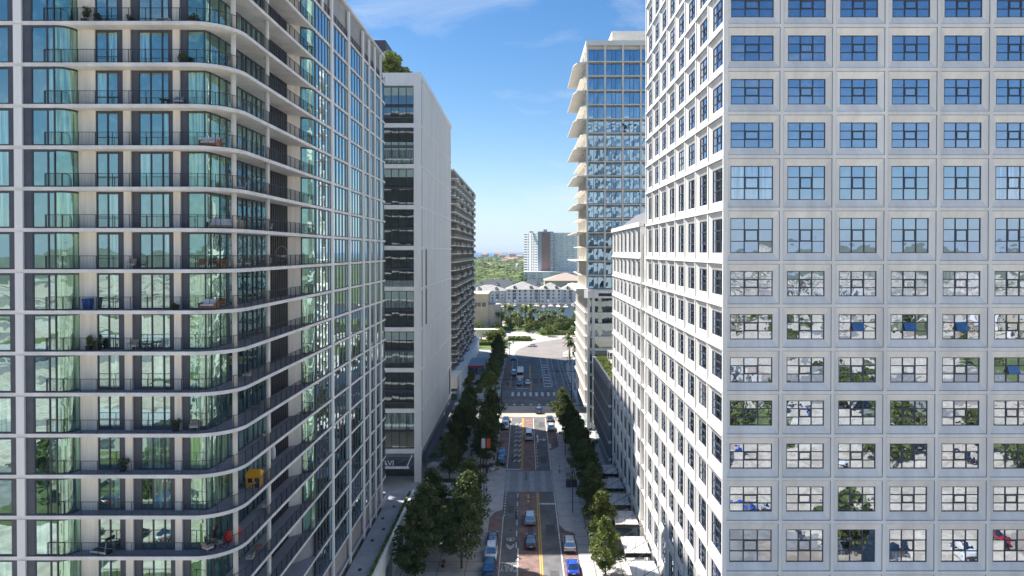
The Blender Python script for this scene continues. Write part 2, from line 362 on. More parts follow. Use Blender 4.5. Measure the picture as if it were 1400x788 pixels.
# white arrow in far right lane
mb.face([(3.0,165,0.010),(3.35,165,0.010),(3.35,170,0.010),(3.0,170,0.010)]); mb.face([(2.75,170,0.010),(3.6,170,0.010),(3.18,172.5,0.010)])
mb.face([(3.35,167,0.010),(4.6,167,0.010),(4.6,167.6,0.010),(3.35,167.6,0.010)]); mb.face([(4.6,166,0.010),(5.4,167.3,0.010),(4.6,168.6,0.010)])
struct("road_markings", mb, M["line"])
mb = MB()
for x in (2.32, 2.62): ln(x, 40, 130.5, 0.16)
for x in (-0.82, -0.52): ln(x, 144, 189, 0.16)
for x in (1.75, 2.15): ln(x, 226, 276, 0.2)
rect(0.45, 0.8, 125.5, 129.5, 0.010, 0, mb)
struct("yellow_lines", mb, M["yline"])
def text_mesh(s, size, m, ext=0.0):
    cu = bpy.data.curves.new("lettering", 'FONT'); cu.body = s; cu.size = size; cu.align_x = 'CENTER'; cu.align_y = 'CENTER'; cu.extrude = ext
    ob = bpy.data.objects.new("lettering", cu); COL.objects.link(ob)
    dg = bpy.context.evaluated_depsgraph_get(); dg.update()
    me = bpy.data.meshes.new_from_object(ob.evaluated_get(dg)); bpy.data.objects.remove(ob)
    me.materials.clear(); me.materials.append(m); return me
mb = MB()
for x, y, w_, l_ in ((0.9,112.6,.9,2.4),(4.4,113,1.6,4.5),(-2.6,122,1.1,3.2),(-2.4,152,1.6,6.0),(4.2,151,1.3,5.0),(4.6,182,1.5,5.5),(-2.2,181,1.2,4.0),(3.8,243,1.6,9.0),(-4.3,262,1.2,8.0),(4.4,97,1.4,3.0)): rect(x-w_/2, x+w_/2, y-l_/2, y+l_/2, 0.006, 0, mb)
struct("road_patches", mb, mat("fresh_asphalt", (0.10,0.10,0.108), 0.9, var=0.2))
mb = MB()
for x, y in ((-2.5,113),(4.2,118.5),(0.8,127),(-2.3,171),(4.3,158),(0.9,152),(3.2,197),(-1.5,214),(-4.5,246),(4.8,255),(0.3,99)): mb.tube((x,y,0.0),(x,y,0.014),.42,n=12)
struct("manhole_covers", mb, mat("cast_iron", (0.10,0.10,0.10), 0.6, metal=.5))
tx = part("lane_lettering", text_mesh("ONLY", 1.15, M["line"]), None, (-2.5, 99.3, 0.012), math.pi); tx.scale = (0.85, 2.6, 1); tx["kind"] = "structure"
# embedded tram rails in the far carriageway
rail = M["steel"]
mb = MB()
for off in (0, 1.45, 4.2, 5.65):
    pts = [(9.9 + off, 232), (9.9 + off, 285)] + [(9.9 + off + 16 * (1 - math.cos(a)) , 285 + (42) * math.sin(a)) for a in [R(12 * k) for k in range(1, 8)]]
    for a, b in zip(pts, pts[1:]):
        mb.face([(a[0]-.09,a[1],.012),(a[0]+.09,a[1],.012),(b[0]+.09,b[1],.012),(b[0]-.09,b[1],.012)])
struct("tram_rails", mb, rail)
# pavements: real kerb step
def pav(name, poly, m="pave", z=0.15):
    mb = MB(); mb.prism(poly, -0.1, z, 1, 0); return struct(name, mb, [M[m], M["curb"]])
pav("pavement_left_near", [(-60,40),(-6.4,40),(-6.4,118),(-5.6,120.5),(-4.2,121.5),(-4.2,130.5),(-4.2,144.5),(-6.6,147),(-6.6,187),(-9.5,190),(-60,190)])
pav("pavement_right_near", [(8.4,40),(60,40),(60,190),(11,190),(8.5,187),(8.5,161),(5.95,158),(5.95,144.5),(5.95,130.5),(5.95,115),(6.8,112.5),(8.4,111.5)])
pav("pavement_left_far", [(-60,205),(-11,205),(-8.4,208),(-8.4,300),(-12,330),(-60,330)])
pav("pavement_right_far", [(14,205),(60,205),(60,300),(22,300),(17.4,280),(16.4,260),(16.4,209)])
# paving joints as darker bands, the wood deck bands on plaza
mb = MB()
for y in range(44, 188, 3):
    rect(-21.0, -6.6, y, y + 0.10, 0.154, 0, mb)
for y in range(44, 188, 3):
    rect(8.6, 17.9, y, y + 0.10, 0.154, 0, mb)
for x in (-18.5, -13.2, -9.0): rect(x, x + 0.1, 44, 188, 0.158, 0, mb)
for x in (10.5, 14.5): rect(x, x + 0.1, 44, 188, 0.158, 0, mb)
struct("paving_joints", mb, mat("dark_joint", (0.13,0.13,0.13), 0.9))
mb = MB()
for k in range(6): mb.box(-20.5, -12.5, 122 + k*2.1, 123.2 + k*2.1, 0.15, 0.30 + 0.12*k)
struct("plaza_steps", mb, mat("step_stone", (0.42,0.42,0.44), 0.8))
# waterfront plaza beyond the street
struct("plaza", rect(-120, 200, 300, 457, 0.02), M["pave_l"])
mb = MB(); 
arc = [(-6 , 296), (-4, 320), (4, 345), (20, 362), (45, 372), (90, 376)]
inn = [(17, 296), (18, 312), (24, 330), (34, 342), (55, 350), (90, 353)]
for k in range(5):
    mb.face([(*arc[k],0.03),(*inn[k],0.03),(*inn[k+1],0.03),(*arc[k+1],0.03)])
struct("curved_road", mb, mat("sunlit_asphalt", (0.26,0.235,0.22), 0.85, var=0.12, vscale=0.1))
for i, pl in enumerate(([(-27,322),(-12,318),(-7.5,336),(-10,346),(-28,345)], [(27,304),(60,304),(60,338),(38,335),(30,324)], [(-7,349),(6,357),(3,363),(-12,361)], [(10,372),(34,381),(30,393),(4,388)], [(-40,372),(-18,374),(-14,423),(-45,423)], [(-13.5,394),(34,395),(75,392),(75,456),(-13.5,456)], [(-60,300),(-29,302),(-30,322),(-60,320)])):
    mb = MB(); mb.prism(pl, 0.0, 0.35, 0, 1)
    struct("lawn", mb, [M["curb"], M["grass"]])
# water
wm = mat("water_material", (0.03,0.055,0.07), 0.45, var=0.15, vscale=0.02, bump=0.35, bscale=0.6, spec=0.25)
struct("water", rect(-400, 500, 458, 592, 0.06), wm)
struct("sea", rect(-50000, 50000, 5000, 59000, 0.4), mat("bay_water", (0.03,0.11,0.24), 0.35, var=0.1, vscale=0.0006, spec=0.2))
mb = MB(); mb.box(-400, 500, 457, 458.2, -1, 0.9); mb.box(-400, 500, 592, 594, -1, 1.4)
struct("seawall", mb, M["curb"])
mb = MB()
for k in range(-6, 14): mb.box(k*12 - 0.6, k*12 + 0.6, 560, 590, 0.3, 0.6)
mb.box(-90, 170, 588, 590.5, 0.3, 0.62)
struct("dock", mb, M["wood"])
struct("far_shore", rect(-3000, 3000, 594, 5300, 0.1), mat("scrub", (0.12,0.15,0.05), 0.95, col2=(0.05,0.08,0.025), vscale=0.02))
# ================================================================== RIGHT OFFICE TOWER (precast grid)
_pm = {}
def panel_mesh(w, h):
    k = ("p", w, round(h, 2))
    if k in _pm: return _pm[k]
    mb = MB()
    wx = w/2; ow = (w - 1.32)/2; oh0 = 0.86; oh1 = h - 0.80
    def rg(ix, z0, z1, y): return [(-ix,y,z0),(ix,y,z0),(ix,y,z1),(-ix,y,z1)]
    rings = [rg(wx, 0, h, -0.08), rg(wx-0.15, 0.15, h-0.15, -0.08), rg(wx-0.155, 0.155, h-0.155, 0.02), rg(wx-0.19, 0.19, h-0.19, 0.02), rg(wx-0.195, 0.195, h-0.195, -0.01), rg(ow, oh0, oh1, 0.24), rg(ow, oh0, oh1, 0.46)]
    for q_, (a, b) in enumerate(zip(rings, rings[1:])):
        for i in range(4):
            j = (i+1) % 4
            mb.face([a[i], a[j], b[j], b[i]], 1 if q_ in (1, 2, 3) else 0)  # step and groove inside the ridge take the painted shadow grey
    _pm[k] = mb.mesh("facade_panel", [M["white"], M["joint_shade"]]); return _pm[k]
def frame_mesh(w, h):
    k = ("f", w, round(h, 2))
    if k in _pm: return _pm[k]
    mb = MB(); ow = (w - 1.32)/2; z0 = 0.86; z1 = h - 0.80; y0, y1 = 0.26, 0.36
    f = 0.07
    mb.box(-ow, -ow+f, y0, y1, z0, z1); mb.box(ow-f, ow, y0, y1, z0, z1); mb.box(-ow+f, ow-f, y0, y1, z0, z0+f); mb.box(-ow+f, ow-f, y0, y1, z1-f, z1)
    dx = 2*ow/3; dz = (z1-z0)/3
    for q in (1, 2):
        mb.box(-ow+dx*q-0.045, -ow+dx*q+0.045, y0+0.01, y1, z0+f, z1-f)
        for c in range(3):
            mb.box(-ow+dx*c+0.05, -ow+dx*(c+1)-0.05, y0+0.015, y1, z0+dz*q-0.04, z0+dz*q+0.04)
    cx0, cx1, cz0, cz1 = -dx/2+0.045, dx/2-0.045, z0+dz+0.04, z0+2*dz-0.04
    e = 0.06
    mb.box(cx0, cx0+e, y0-0.02, y1-0.02, cz0, cz1); mb.box(cx1-e, cx1, y0-0.02, y1-0.02, cz0, cz1); mb.box(cx0+e, cx1-e, y0-0.02, y1-0.02, cz0, cz0+e); mb.box(cx0+e, cx1-e, y0-0.02, y1-0.02, cz1-e, cz1)
    _pm[k] = mb.mesh("window", [M["frame"]]); return _pm[k]
def pane_quad(mb, cx, cz, hw, hh, y, tilt, rnd):
    tx = rnd.gauss(0, 0.006) + tilt; tz = rnd.gauss(0, 0.005)
    mb.face([(cx-hw, y - hh*math.tan(tx) - hw*tz, cz-hh), (cx+hw, y - hh*math.tan(tx) + hw*tz, cz-hh), (cx+hw, y + hh*math.tan(tx) + hw*tz, cz+hh), (cx-hw, y + hh*math.tan(tx) - hw*tz, cz+hh)])
def pane_mesh(w, h, cell, var, open_=False):
    k = ("g", w, round(h, 2), cell, var, open_)
    if k in _pm: return _pm[k]
    rnd = random.Random(hash((w, round(h,2), cell, var)) & 0xffff)
    ow = (w - 1.32)/2; z0 = 0.86; z1 = h - 0.80; dx = 2*ow/3; dz = (z1-z0)/3; mb = MB()
    for c in (range(9) if cell is None else [cell]):
        cx = -ow + dx*(c % 3 + 0.5); cz = z0 + dz*(c//3 + 0.5)
        if open_ and c == 4:
            mb.face([(cx-dx/2+.05, -0.08, cz-dz/2+0.05),(cx+dx/2-.05, -0.08, cz-dz/2+0.05),(cx+dx/2-.05, 0.25, cz+dz/2-.03),(cx-dx/2+.05, 0.25, cz+dz/2-.03)])
        else: pane_quad(mb, cx, cz, dx/2, dz/2, 0.32, 0, rnd)
    _pm[k] = mb.mesh("pane", [M["gbr"]]); return _pm[k]
BRX, BRY = 18.3, 60.6
tower = thing("office_tower", "tall white office tower of square windows in a deep precast grid at the right", "office tower", (BRX, BRY, 0))
lev = [18.3, 23.0, 27.0, 31.0, 35.0, 39.0, 43.0, 47.0, 51.9, 56.7] + [60.7 + 4*k for k in range(10)]
low = [0.2, 5.3, 10.3, 14.3]
L_all = low + lev
open_cells = {(2, 42.9): 1, (3, 42.9): 1, (4, 42.9): 1, (5, 39.0): 1}
single = 0
def add_cell(par, x, y, z, w, h, rz, indiv=0, opn=False, winlabel=None):
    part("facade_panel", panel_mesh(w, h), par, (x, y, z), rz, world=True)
    f = part("window", frame_mesh(w, h), par, (x, y, z), rz, world=True, label=winlabel)
    v = random.randrange(5)
    if indiv:
        for c in range(9): part("pane", pane_mesh(w, h, c, v, opn), f)
    else:
        part("pane", pane_mesh(w, h, None, v, opn), f, kind="stuff")
bays_f = [5.25] + [4.8]*6
ri = 0
for zi, (za, zb) in enumerate(zip(L_all, L_all[1:])):
    if za < 13: continue
    x = BRX
    for bi, bw in enumerate(bays_f):
        op = (abs(za - 39.0) < .2 and bi in (2, 3, 4)) or (abs(za - 35.0) < .2 and bi == 5)
        indiv = (za > 18 and za < 46 and bi < 5) and ri < 33
        if indiv: ri += 1
        add_cell(tower, x + bw/2, BRY, za, bw, zb - za, 0, indiv, op, "window with its middle pane tilted open, mirroring blue sky" if op else None)
        x += bw
bays_s = [5.25] + [4.8]*7
for za, zb in zip(L_all, L_all[1:]):
    y = BRY
    for bw in bays_s:
        if -400 < (za - 48) * 900 / (y + bw) < 355 or abs(za-48)<20 or (za<48 and (48-zb)*900/(y+bw) < 455):
            add_cell(tower, BRX, y + bw/2, za, bw, zb - za, -math.pi/2)
        y += bw
YE = BRY + sum(bays_s)
mb = MB(); mb.box(BRX+0.66, BRX+33, BRY+0.66, YE-0.05, 0, 97); mb.box(BRX+0.02, BRX+33, BRY+0.06, YE-0.05, 96.72, 98.2)
part("core_wall", mb.mesh("core_wall", [M["white"]]), tower, (0,0,0), world=True)
mb = MB()
for r_ in range(len(lev)-1):
    if lev[r_] < 51: continue
    for c_ in range(6):
        mb.box(BRX+2.0+c_*4.8, BRX+5.5+c_*4.8, YE-0.06, YE+0.06, lev[r_]+.9, lev[r_+1]-.8)
part("rear_windows", mb.mesh("rear_windows", [M["gbr"]]), tower, world=True, kind="stuff")
mb = MB(); mb.box(BRX-0.12, BRX+0.3, BRY-0.12, BRY+0.10, 0, 97); mb.box(BRX-0.12, BRX+0.66, YE-0.12, YE+0.25, 0, 97)
part("corner_post", mb.mesh("corner_post", [M["white"]]), tower, world=True)
mb = MB()
for z in lev[:19]: mb.box(BRX-0.14, BRX-0.082, BRY-0.05, YE+0.25, z-0.12, z+0.12)
part("floor_ledge", mb.mesh("floor_ledge", [M["white"]]), tower, world=True)
# wing further up the street
wing = thing("office_wing", "long lower white wing with small square windows running up the street past the tower", "office building", (BRX, 104.1, 0))
mb = MB(); mb.box(BRX+0.45, BRX+30, YE+0.26, 104.04, 0, 50.5)
part("recessed_wall", mb.mesh("recessed_wall", [M["cream"]]), wing, world=True)
for z in L_all[1:11]:
    mb = MB(); mb.box(0, 0.1, -0.75, 0.75, 0.6, 2.2)
    if z < 50: part("vent_grille", mb.mesh("vent_grille", [M["steel"]]) if "vg" not in _pm else _pm["vg"], wing, (BRX+0.38, 101.9, z), world=True); _pm.setdefault("vg", wing.children[-1].data)
    mb = MB(); mb.box(BRX+0.05, BRX+0.45, YE+0.26, 103.8, z-0.12, z+0.12)
    part("ledge", mb.mesh("ledge", [M["white"]]), wing, world=True)
for za, zb in zip(L_all, L_all[1:]):
    if zb > 52.5: break
    for k in range(7): add_cell(wing, BRX, 104.1 + 4.8*(k+.5), za, 4.8, zb-za, -math.pi/2)
mb = MB(); mb.box(BRX+0.66, BRX+30, 104.1, 137.7, 0, 51.85)
part("core_wall", mb.mesh("core_wall", [M["white"]]), wing, world=True)
mb = MB()
for r_ in range(len(L_all)-1):
    if L_all[r_+1] > 52.2: break
    for c_ in range(6): mb.box(BRX+2.0+c_*4.8, BRX+5.5+c_*4.8, 137.65, 137.76, L_all[r_]+.9, L_all[r_+1]-.8)
part("rear_windows", mb.mesh("rear_windows", [M["gbr"]]), wing, world=True, kind="stuff")
mb = MB(); mb.box(BRX-0.3, BRX+0.5, 104.1, 137.9, 51.95, 52.7); mb.box(BRX-0.22, BRX-0.082, 104.1, 137.8, 46.85, 47.1)
for z in lev[1:7]: mb.box(BRX-0.14, BRX-0.082, 104.1, 137.8, z-0.1, z+0.1)
part("cornice", mb.mesh("cornice", [M["white"]]), wing, world=True)
mb = MB()
mb.face([(BRX+0.6,104.2,52.3),(BRX+0.6,137.6,52.3),(BRX+5,137.6,55.6),(BRX+5,104.2,55.6)]); mb.face([(BRX+5,104.2,55.6),(BRX+5,137.6,55.6),(BRX+26,137.6,55.6),(BRX+26,104.2,55.6)]); mb.face([(BRX+0.6,137.6,52.3),(BRX+0.6,137.6,51.8),(BRX+26,137.6,51.8),(BRX+26,137.6,55.6),(BRX+5,137.6,55.6)])
mb.face([(BRX+0.6,104.2,52.3),(BRX+5,104.2,55.6),(BRX+26,104.2,55.6),(BRX+26,104.2,51.8),(BRX+0.6,104.2,51.8)])
mc_ = MB(); mc_.box(BRX-0.1, BRX+0.66, 103.85, 104.12, 0, 51.9); part("corner_post", mc_.mesh("corner_post", [M["white"]]), wing, world=True)
part("metal_roof", mb.mesh("metal_roof", [M["mroof"]]), wing, world=True)
mb = MB(); mb.box(BRX+3.0, BRX+12, 105, 116, 53.5, 57.6)
part("roof_cabin", mb.mesh("roof_cabin", [M["white"]]), wing, world=True)
# canopies over the pavement
for k in range(9):
    y = 62 + k * 7.9 + (2 if k > 4 else 0)
    t = thing("entrance_canopy", "flat pale metal canopy over the right pavement, the %s one counting from the camera" % ("nearest second third fourth fifth sixth seventh eighth farthest".split()[k]), "canopy", (BRX-0.35, y, 4.6), 0, "canopies over the right pavement")
    mb = MB(); mb.box(-3.6, 0, 0, 5.6, 0, 0.28); part("roof_sheet", mb.mesh("roof_sheet", [M["roofw"]]), t)
    mb = MB()
    for j in range(3): mb.tube((-3.5+j*1.2, 0.2, 0.30), (-2.4+j*1.2, 5.4, 0.30), 0.05, n=4)
    part("seam", mb.mesh("seam", [M["grey"]]), t)
    mb = MB(); mb.box(-3.62, 0.0, -0.06, -0.002, -0.25, 0.32); mb.box(-3.62, 0.0, 5.602, 5.66, -0.25, 0.32); part("edge_trim", mb.mesh("edge_trim", [M["black"]]), t)
    mb = MB()
    for yy in (0.3, 5.3): mb.tube((-3.3, yy, 0.3), (0, yy, 2.2), 0.04, n=4)
    part("tie_rod", mb.mesh("tie_rod", [M["black"]]), t)
# ================================================================== LEFT BALCONY TOWER
XS, YF, FH = -24.0, 53.7, 3.365
YW = 55.0
apt = thing("apartment_tower", "glass apartment tower with rounded wraparound balconies filling the left side", "apartment tower", (XS, YF, 0))
def P(name, mb, mats, z=0.0, par=apt, **k):
    me = mb.mesh(name, mats) if isinstance(mb, MB) else mb
    return part(name, me, par, (0, 0, z), world=True, **k)
zf = lambda n: 49.91 + FH*n
# slab outline
cx, cy, r = -27.2, 56.9, 3.2
out = [(-46, YF), (-33, YF)] + [(cx + r*math.sin(R(a)), cy - r*math.cos(R(a))) for a in range(0, 91, 9)]
out += [(XS, 75.5), (XS, 112.9)] + [(XS - 1.8 + 1.8*math.cos(R(a)), 112.9 + 1.8*math.sin(R(a))) for a in range(15, 91, 15)] + [(-46, 114.7)]
mb = MB(); mb.prism(out, -0.30, 0.0, 0, 1); slab_me = mb.mesh("balcony_slab", [M["slab"], mat("balcony_deck", (0.22,0.24,0.30), 0.8, var=0.12)])
# railing along the balcony part of the edge
def offset_path(pts, d):
    res = []
    for i, p in enumerate(pts):
        a = pts[max(i-1, 0)]; b = pts[min(i+1, len(pts)-1)]
        t = Vector((b[0]-a[0], b[1]-a[1])).normalized(); res.append((p[0] - t.y*d, p[1] + t.x*d))
    return res
rp_ = [(-39.2, YF), (-33, YF)] + out[2:13] + [(XS, 75.5)]
rp_ = offset_path(rp_, 0.10)
def railing(path, hgt=1.1, post=1.35, pick=0.115, name="railing"):
    mb = MB(); seg = []
    for a, b in zip(path, path[1:]):
        seg.append((Vector((*a, 0)), Vector((*b, 0))))
    up = Vector((0, 0, 1))
    for a, b in seg:
        for z, rr in ((hgt, 0.028), (0.09, 0.018)): mb.tube(a + up*z, b + up*z, rr, n=4, cap=False)
    dist = 0; nextp = 0; npost = 0
    for a, b in seg:
        Ls = (b - a).length; t = nextp - dist
        while t < Ls:
            p = a + (b - a) * (t / Ls); isp = npost % 12 == 0; rr = 0.024 if isp else 0.0085
            mb.box(p.x-rr, p.x+rr, p.y-rr, p.y+rr, 0, hgt) if isp else mb.tube(p + up*0.09, p + up*hgt, rr, n=3, cap=False)
            npost += 1; nextp += pick; t += pick
        dist += Ls
    return mb.mesh(name, [M["black"]])
rail_me = railing(rp_)
# ---- per-floor pieces (z from floor to soffit)
H0, H1 = 0.0, FH - 0.30
K = YW / 900
xw = lambda px: (px - 718) * K
xf = lambda px: (px - 718) * (YF + 0.12) / 900
def panel(x0, x1, y, name, m, t=0.12):
    mb = MB(); mb.box(x0, x1, y, y + t, H0, H1); return mb.mesh(name, [M[m]])
def window_set(xs, y, name="window", g="gbl", sill=0.12, head=0.08, rail_=None):
    """xs: mullion positions; returns frame mesh and pane meshes"""
    fr = MB(); f = 0.05
    for x in xs: fr.box(x - f, x + f, y - 0.04, y + 0.08, H0, H1)
    for a, b in zip(xs, xs[1:]):
        fr.box(a + f, b - f, y - 0.03, y + 0.07, H0, H0 + sill); fr.box(a + f, b - f, y - 0.03, y + 0.07, H1 - head - 0.12, H1)
        if rail_: fr.box(a + f, b - f, y - 0.01, y + 0.05, rail_, rail_ + 0.05)
    panes = []
    rnd = random.Random(len(xs)*7 + int(abs(xs[0])*10))
    for a, b in zip(xs, xs[1:]):
        p = MB(); tl = rnd.gauss(0, 0.004)
        p.face([(a, y + 0.03, H0), (b, y + 0.03 + tl, H0), (b, y + 0.03, H1), (a, y + 0.03 - tl, H1)]); panes.append(p.mesh("pane", [M[g]]))
    return fr.mesh(name, [M["frame"]]), panes
def curved_set(pts, div, name="curved_window", g="gblc"):
    fr = MB(); pn = MB()
    for i, p in enumerate(pts):
        if i in div: fr.box(p[0]-0.05, p[0]+0.05, p[1]-0.07, p[1]+0.05, H0, H1)
    for a, b in zip(pts, pts[1:]):
        for z0, z1 in ((H0, H0+0.1), (H1-0.16, H1)):
            fr.face([(a[0],a[1]-.03,z0),(b[0],b[1]-.03,z0),(b[0],b[1]-.03,z1),(a[0],a[1]-.03,z1)])
        pn.face([(a[0],a[1],H0),(b[0],b[1],H0),(b[0],b[1],H1),(a[0],a[1],H1)], 0, True)
    # merge shared verts for smooth shading
    import bmesh
    me = pn.mesh("pane", [M[g]]); bm = bmesh.new(); bm.from_mesh(me); bmesh.ops.remove_doubles(bm, verts=bm.verts, dist=1e-4); bm.to_mesh(me); bm.free()
    return fr.mesh(name, [M["frame"]]), [me]
def arc(x0, y0, x1, y1, n, mode):            # quarter superellipse between two points
    o = []
    for k in range(n + 1):
        a = R(90) * k / n
        if mode == 0: o.append((x0 + (x1-x0)*math.sin(a), y0 + (y1-y0)*(1-math.cos(a))))
        else: o.append((x0 + (x1-x0)*(1-math.cos(a)), y0 + (y1-y0)*math.sin(a)))
    return o
sets = []       # (frame, panes)
yfl = YF + 0.14
sets.append(window_set([xf(-45), xf(-15), xf(14)], yfl))
sets.append(window_set([xf(45), xf(66.5), xf(76)], yfl))
c1 = [(xf(76), yfl)] + arc(xf(80), yfl, xw(109), YW, 9, 0)
sets.append(curved_set(c1, (0, len(c1)-1)))
sets.append(window_set([xw(133.5), xw(148.5), xw(163)], YW, rail_=0.85))
sets.append(window_set([xw(191.5), xw(207.5), xw(223.5), xw(232.5)], YW, rail_=None))
c2 = [(xw(258), YW), (xw(270), YW), (xw(281), YW)] + arc(xw(281), YW, -26.3, 58.0, 8, 0)[1:]
sets.append(curved_set(c2, (0, 2, 5, 8, len(c2)-1)))
# side recessed wall windows along X=-26.3 from Y 58.3 to 67 (mesh in local then rotated by hand)
def side_set(ys, x, name="window", g="gbl", f=0.07, sill=0.1):
    fr = MB(); panes = []
    for y in ys: fr.box(x - 0.08, x + 0.05, y - f, y + f, H0, H1)
    for a, b in zip(ys, ys[1:]):
        fr.box(x - 0.07, x + 0.03, a + f, b - f, H0, H0 + sill); fr.box(x - 0.07, x + 0.03, a + f, b - f, H1 - 0.14, H1)
    p = MB(); rnd = random.Random(int(ys[0]*10))
    for a, b in zip(ys, ys[1:]):
        tl = rnd.gauss(0, 0.005); tz = rnd.gauss(0, 0.004)
        p.face([(x - .03, a, H0), (x - .03 + tl, b, H0), (x - .03 + tl + tz, b, H1), (x - .03 + tz, a, H1)])
    return fr.mesh(name, [M["frame"]]), [p.mesh("pane", [M[g]])]
sets.append(side_set([58.1, 59.3, 60.2, 61.4, 62.3, 63.6, 64.6, 65.8, 67.0], -26.3))
# angled return glass
c3 = [(-25.1, 73.9), (-24.7, 74.15), (-24.35, 74.5), (-24.1, 75.0), (-24.08, 75.5)]
sets.append(curved_set(c3, (0, len(c3)-1), "window", "gblc"))
panels = [panel(xf(14.3), xf(22), yfl - .05, "cladding_panel", "dark"), panel(xf(34), xf(44.3), yfl - .05, "cladding_panel", "dark"),
          panel(xw(109.5), xw(133), YW - .12, "concrete_panel", "beige"), panel(xw(163.5), xw(171), YW - .03, "cladding_panel", "dark"),
          panel(xw(171.2), xw(181.5), YW - .18, "pier", "beige", 0.3), panel(xw(181.7), xw(191), YW - .03, "cladding_panel", "dark"),
          panel(xw(233), xw(238.7), YW - .03, "cladding_panel", "dark"), panel(xw(239), xw(248.5), YW - .18, "pier", "beige", 0.3), panel(xw(248.7), xw(257.5), YW - .03, "cladding_panel", "dark")]
mb = MB(); mb.box(xf(22.3), xf(33.5), YF - 0.06, YF + 0.5, H0, H1); panels.append(mb.mesh("pier", [M["white_b"]]))
mb = MB()                                                     # slatted screen
for k in range(11): mb.box(-26.32, -26.2, 67.1 + k*0.52, 67.1 + k*0.52 + 0.34, H0, H1)
mb.box(-26.5, -26.33, 67.0, 72.8, H0, H1); screen = mb.mesh("slatted_screen", [M["black"]])
mb = MB(); mb.prism([(-26.3, 72.8), (-25.1, 73.9), (-25.2, 74.1), (-26.4, 73.0)], H0, H1); retw = mb.mesh("concrete_panel", [M["beige"]])
def round_col(x, y, r=0.24):
    mb = MB(); mb.tube((x, y, H0), (x, y, H1), r, n=12); return mb.mesh("column", [M["beige"]])
cols_ = [round_col(-24.72, 55.95, .21), round_col(-24.4, 62.4, .2)]
# side bays: fine vertical strips of glass and dark panel
bay_y = [75.5, 81.95, 89.9, 97.7, 101.6, 105.4, 109.5, 112.6]
bays = []
for a, b in zip(bay_y, bay_y[1:]):
    a2, b2 = a + 0.3, b - 0.3
    n = 5 if b - a > 6 else 3
    st = (b2 - a2) / n
    fr = MB(); ps = MB(); rnd = random.Random(int(a))
    for k in range(n):
        y0 = a2 + st*k; 
        fr.box(XS-0.2, XS-0.13, y0, y0 + st*0.40, H0, H1)
        fr.box(XS-0.2, XS-0.13, y0 + st*0.40, y0 + st, H0, 0.1); fr.box(XS-0.2, XS-0.13, y0 + st*0.40, y0 + st, H1-0.12, H1)
        pass
        tl = rnd.gauss(0, 0.006)
        ps.face([(XS-0.15, y0+st*0.36, H0), (XS-0.15+tl, y0+st, H0), (XS-0.15+tl, y0+st, H1), (XS-0.15, y0+st*0.36, H1)])
    fr.box(XS-0.2, XS-0.1, a, a2, H0, H1); fr.box(XS-0.2, XS-0.1, b2, b, H0, H1)
    bays.append((fr.mesh("window", [M["frame"]]), [ps.mesh("pane", [M["gside"]])]))
mb = MB(); mb.prism([(-46, YF+0.45), (-39.3, YF+0.45), (-37.9, YW+0.42), (-28.2, YW+0.42), (-26.9, 56.6), (-26.6, 59), (-26.6, 73.2), (-25.4, 74.4), (XS-0.4, 75.8), (XS-0.4, 112.6), (-46, 112.6)], 0, 81)
P("core_wall", mb, [M["core"]])
for n in range(-13, 9):
    z = zf(n)
    P("balcony_slab", slab_me, None, z)
    front = n >= -10 and n <= 7
    if n <= 7:
        if front:
            P("railing", rail_me, None, z)
            for fr, ps in sets:
                f = P("window", fr, None, z)
                for p_ in ps: part("pane", p_, f)
            for p_ in panels: P(p_.name.split(".")[0], p_, None, z)
            P("slatted_screen", screen, None, z); P("concrete_panel", retw, None, z)
            for c in cols_: P("column", c, None, z)
        if n > -13:
            for fr, ps in bays:
                f = P("window", fr, None, z)
                for p_ in ps: part("pane", p_, f)
# end balcony railing, per floor
ep = offset_path([(XS, 112.9)] + out[15:-1] + [(-30, 114.7)], 0.1); ep_me = railing(ep)
for n in range(-12, 9): P("end_railing", ep_me, None, zf(n))
# full-height piers on the street side
for y in bay_y[1:7] :
    mb = MB(); w_ = 0.30 if y < 99 else 0.22
    mb.box(XS-0.12, XS+0.12, y-w_, y+w_, 5.2, 80.6); P("street_pier", mb, [M["white_b"]])
mb = MB(); mb.box(XS-0.3, XS-0.1, 75.3, 75.6, 20, 77); P("corner_mullion", mb, [M["black"]])
# loggia at the top: railing, columns, thin roof
mb = MB(); o2 = [(x, y) for x, y in out]; mb.prism(out, 81.15, 81.5); P("roof_slab", mb, [M["slab"]])
pr = offset_path([(XS, 58)] + [(XS, 112.0)], 0.2); P("railing", railing(pr), None, zf(8))
for y in (58, 66, 75, 78.6): 
    mb = MB(); mb.box(XS-0.3, XS-0.05, y-0.25, y+0.25, zf(8), 81.14); P("loggia_column", mb, [M["white_b"]])
# podium terrace between tower and street
ZT = 5.2
ter = thing("terrace", "low podium terrace with grey paving beside the balcony tower", "terrace", (-21.5, 80, 0))
mb = MB(); mb.box(XS+0.2, -20.0, 40, 116, 0.1, ZT); part("deck", mb.mesh("deck", [mat("terrace_paving", (0.30,0.32,0.35), 0.8, var=0.15, vscale=0.5)]), ter, world=True)
mb = MB(); mb.box(-20.0, -19.55, 40, 116.3, 0.1, ZT + 0.55); part("parapet", mb.mesh("parapet", [M["white_b"]]), ter, world=True)
mb = MB(); mb.box(-20.5, -20.42, 40, 114, ZT, ZT+0.5); part("planter_wall", mb.mesh("planter_wall", [M["curb"]]), ter, world=True)
for y in (66, 74.5, 83, 91.5, 100, 108):
    mb = MB(); mb.box(-19.57, -19.48, y, y+4.5, 0.3, 3.6); part("shop_window", mb.mesh("shop_window", [M["gdark"]]), ter, world=True)
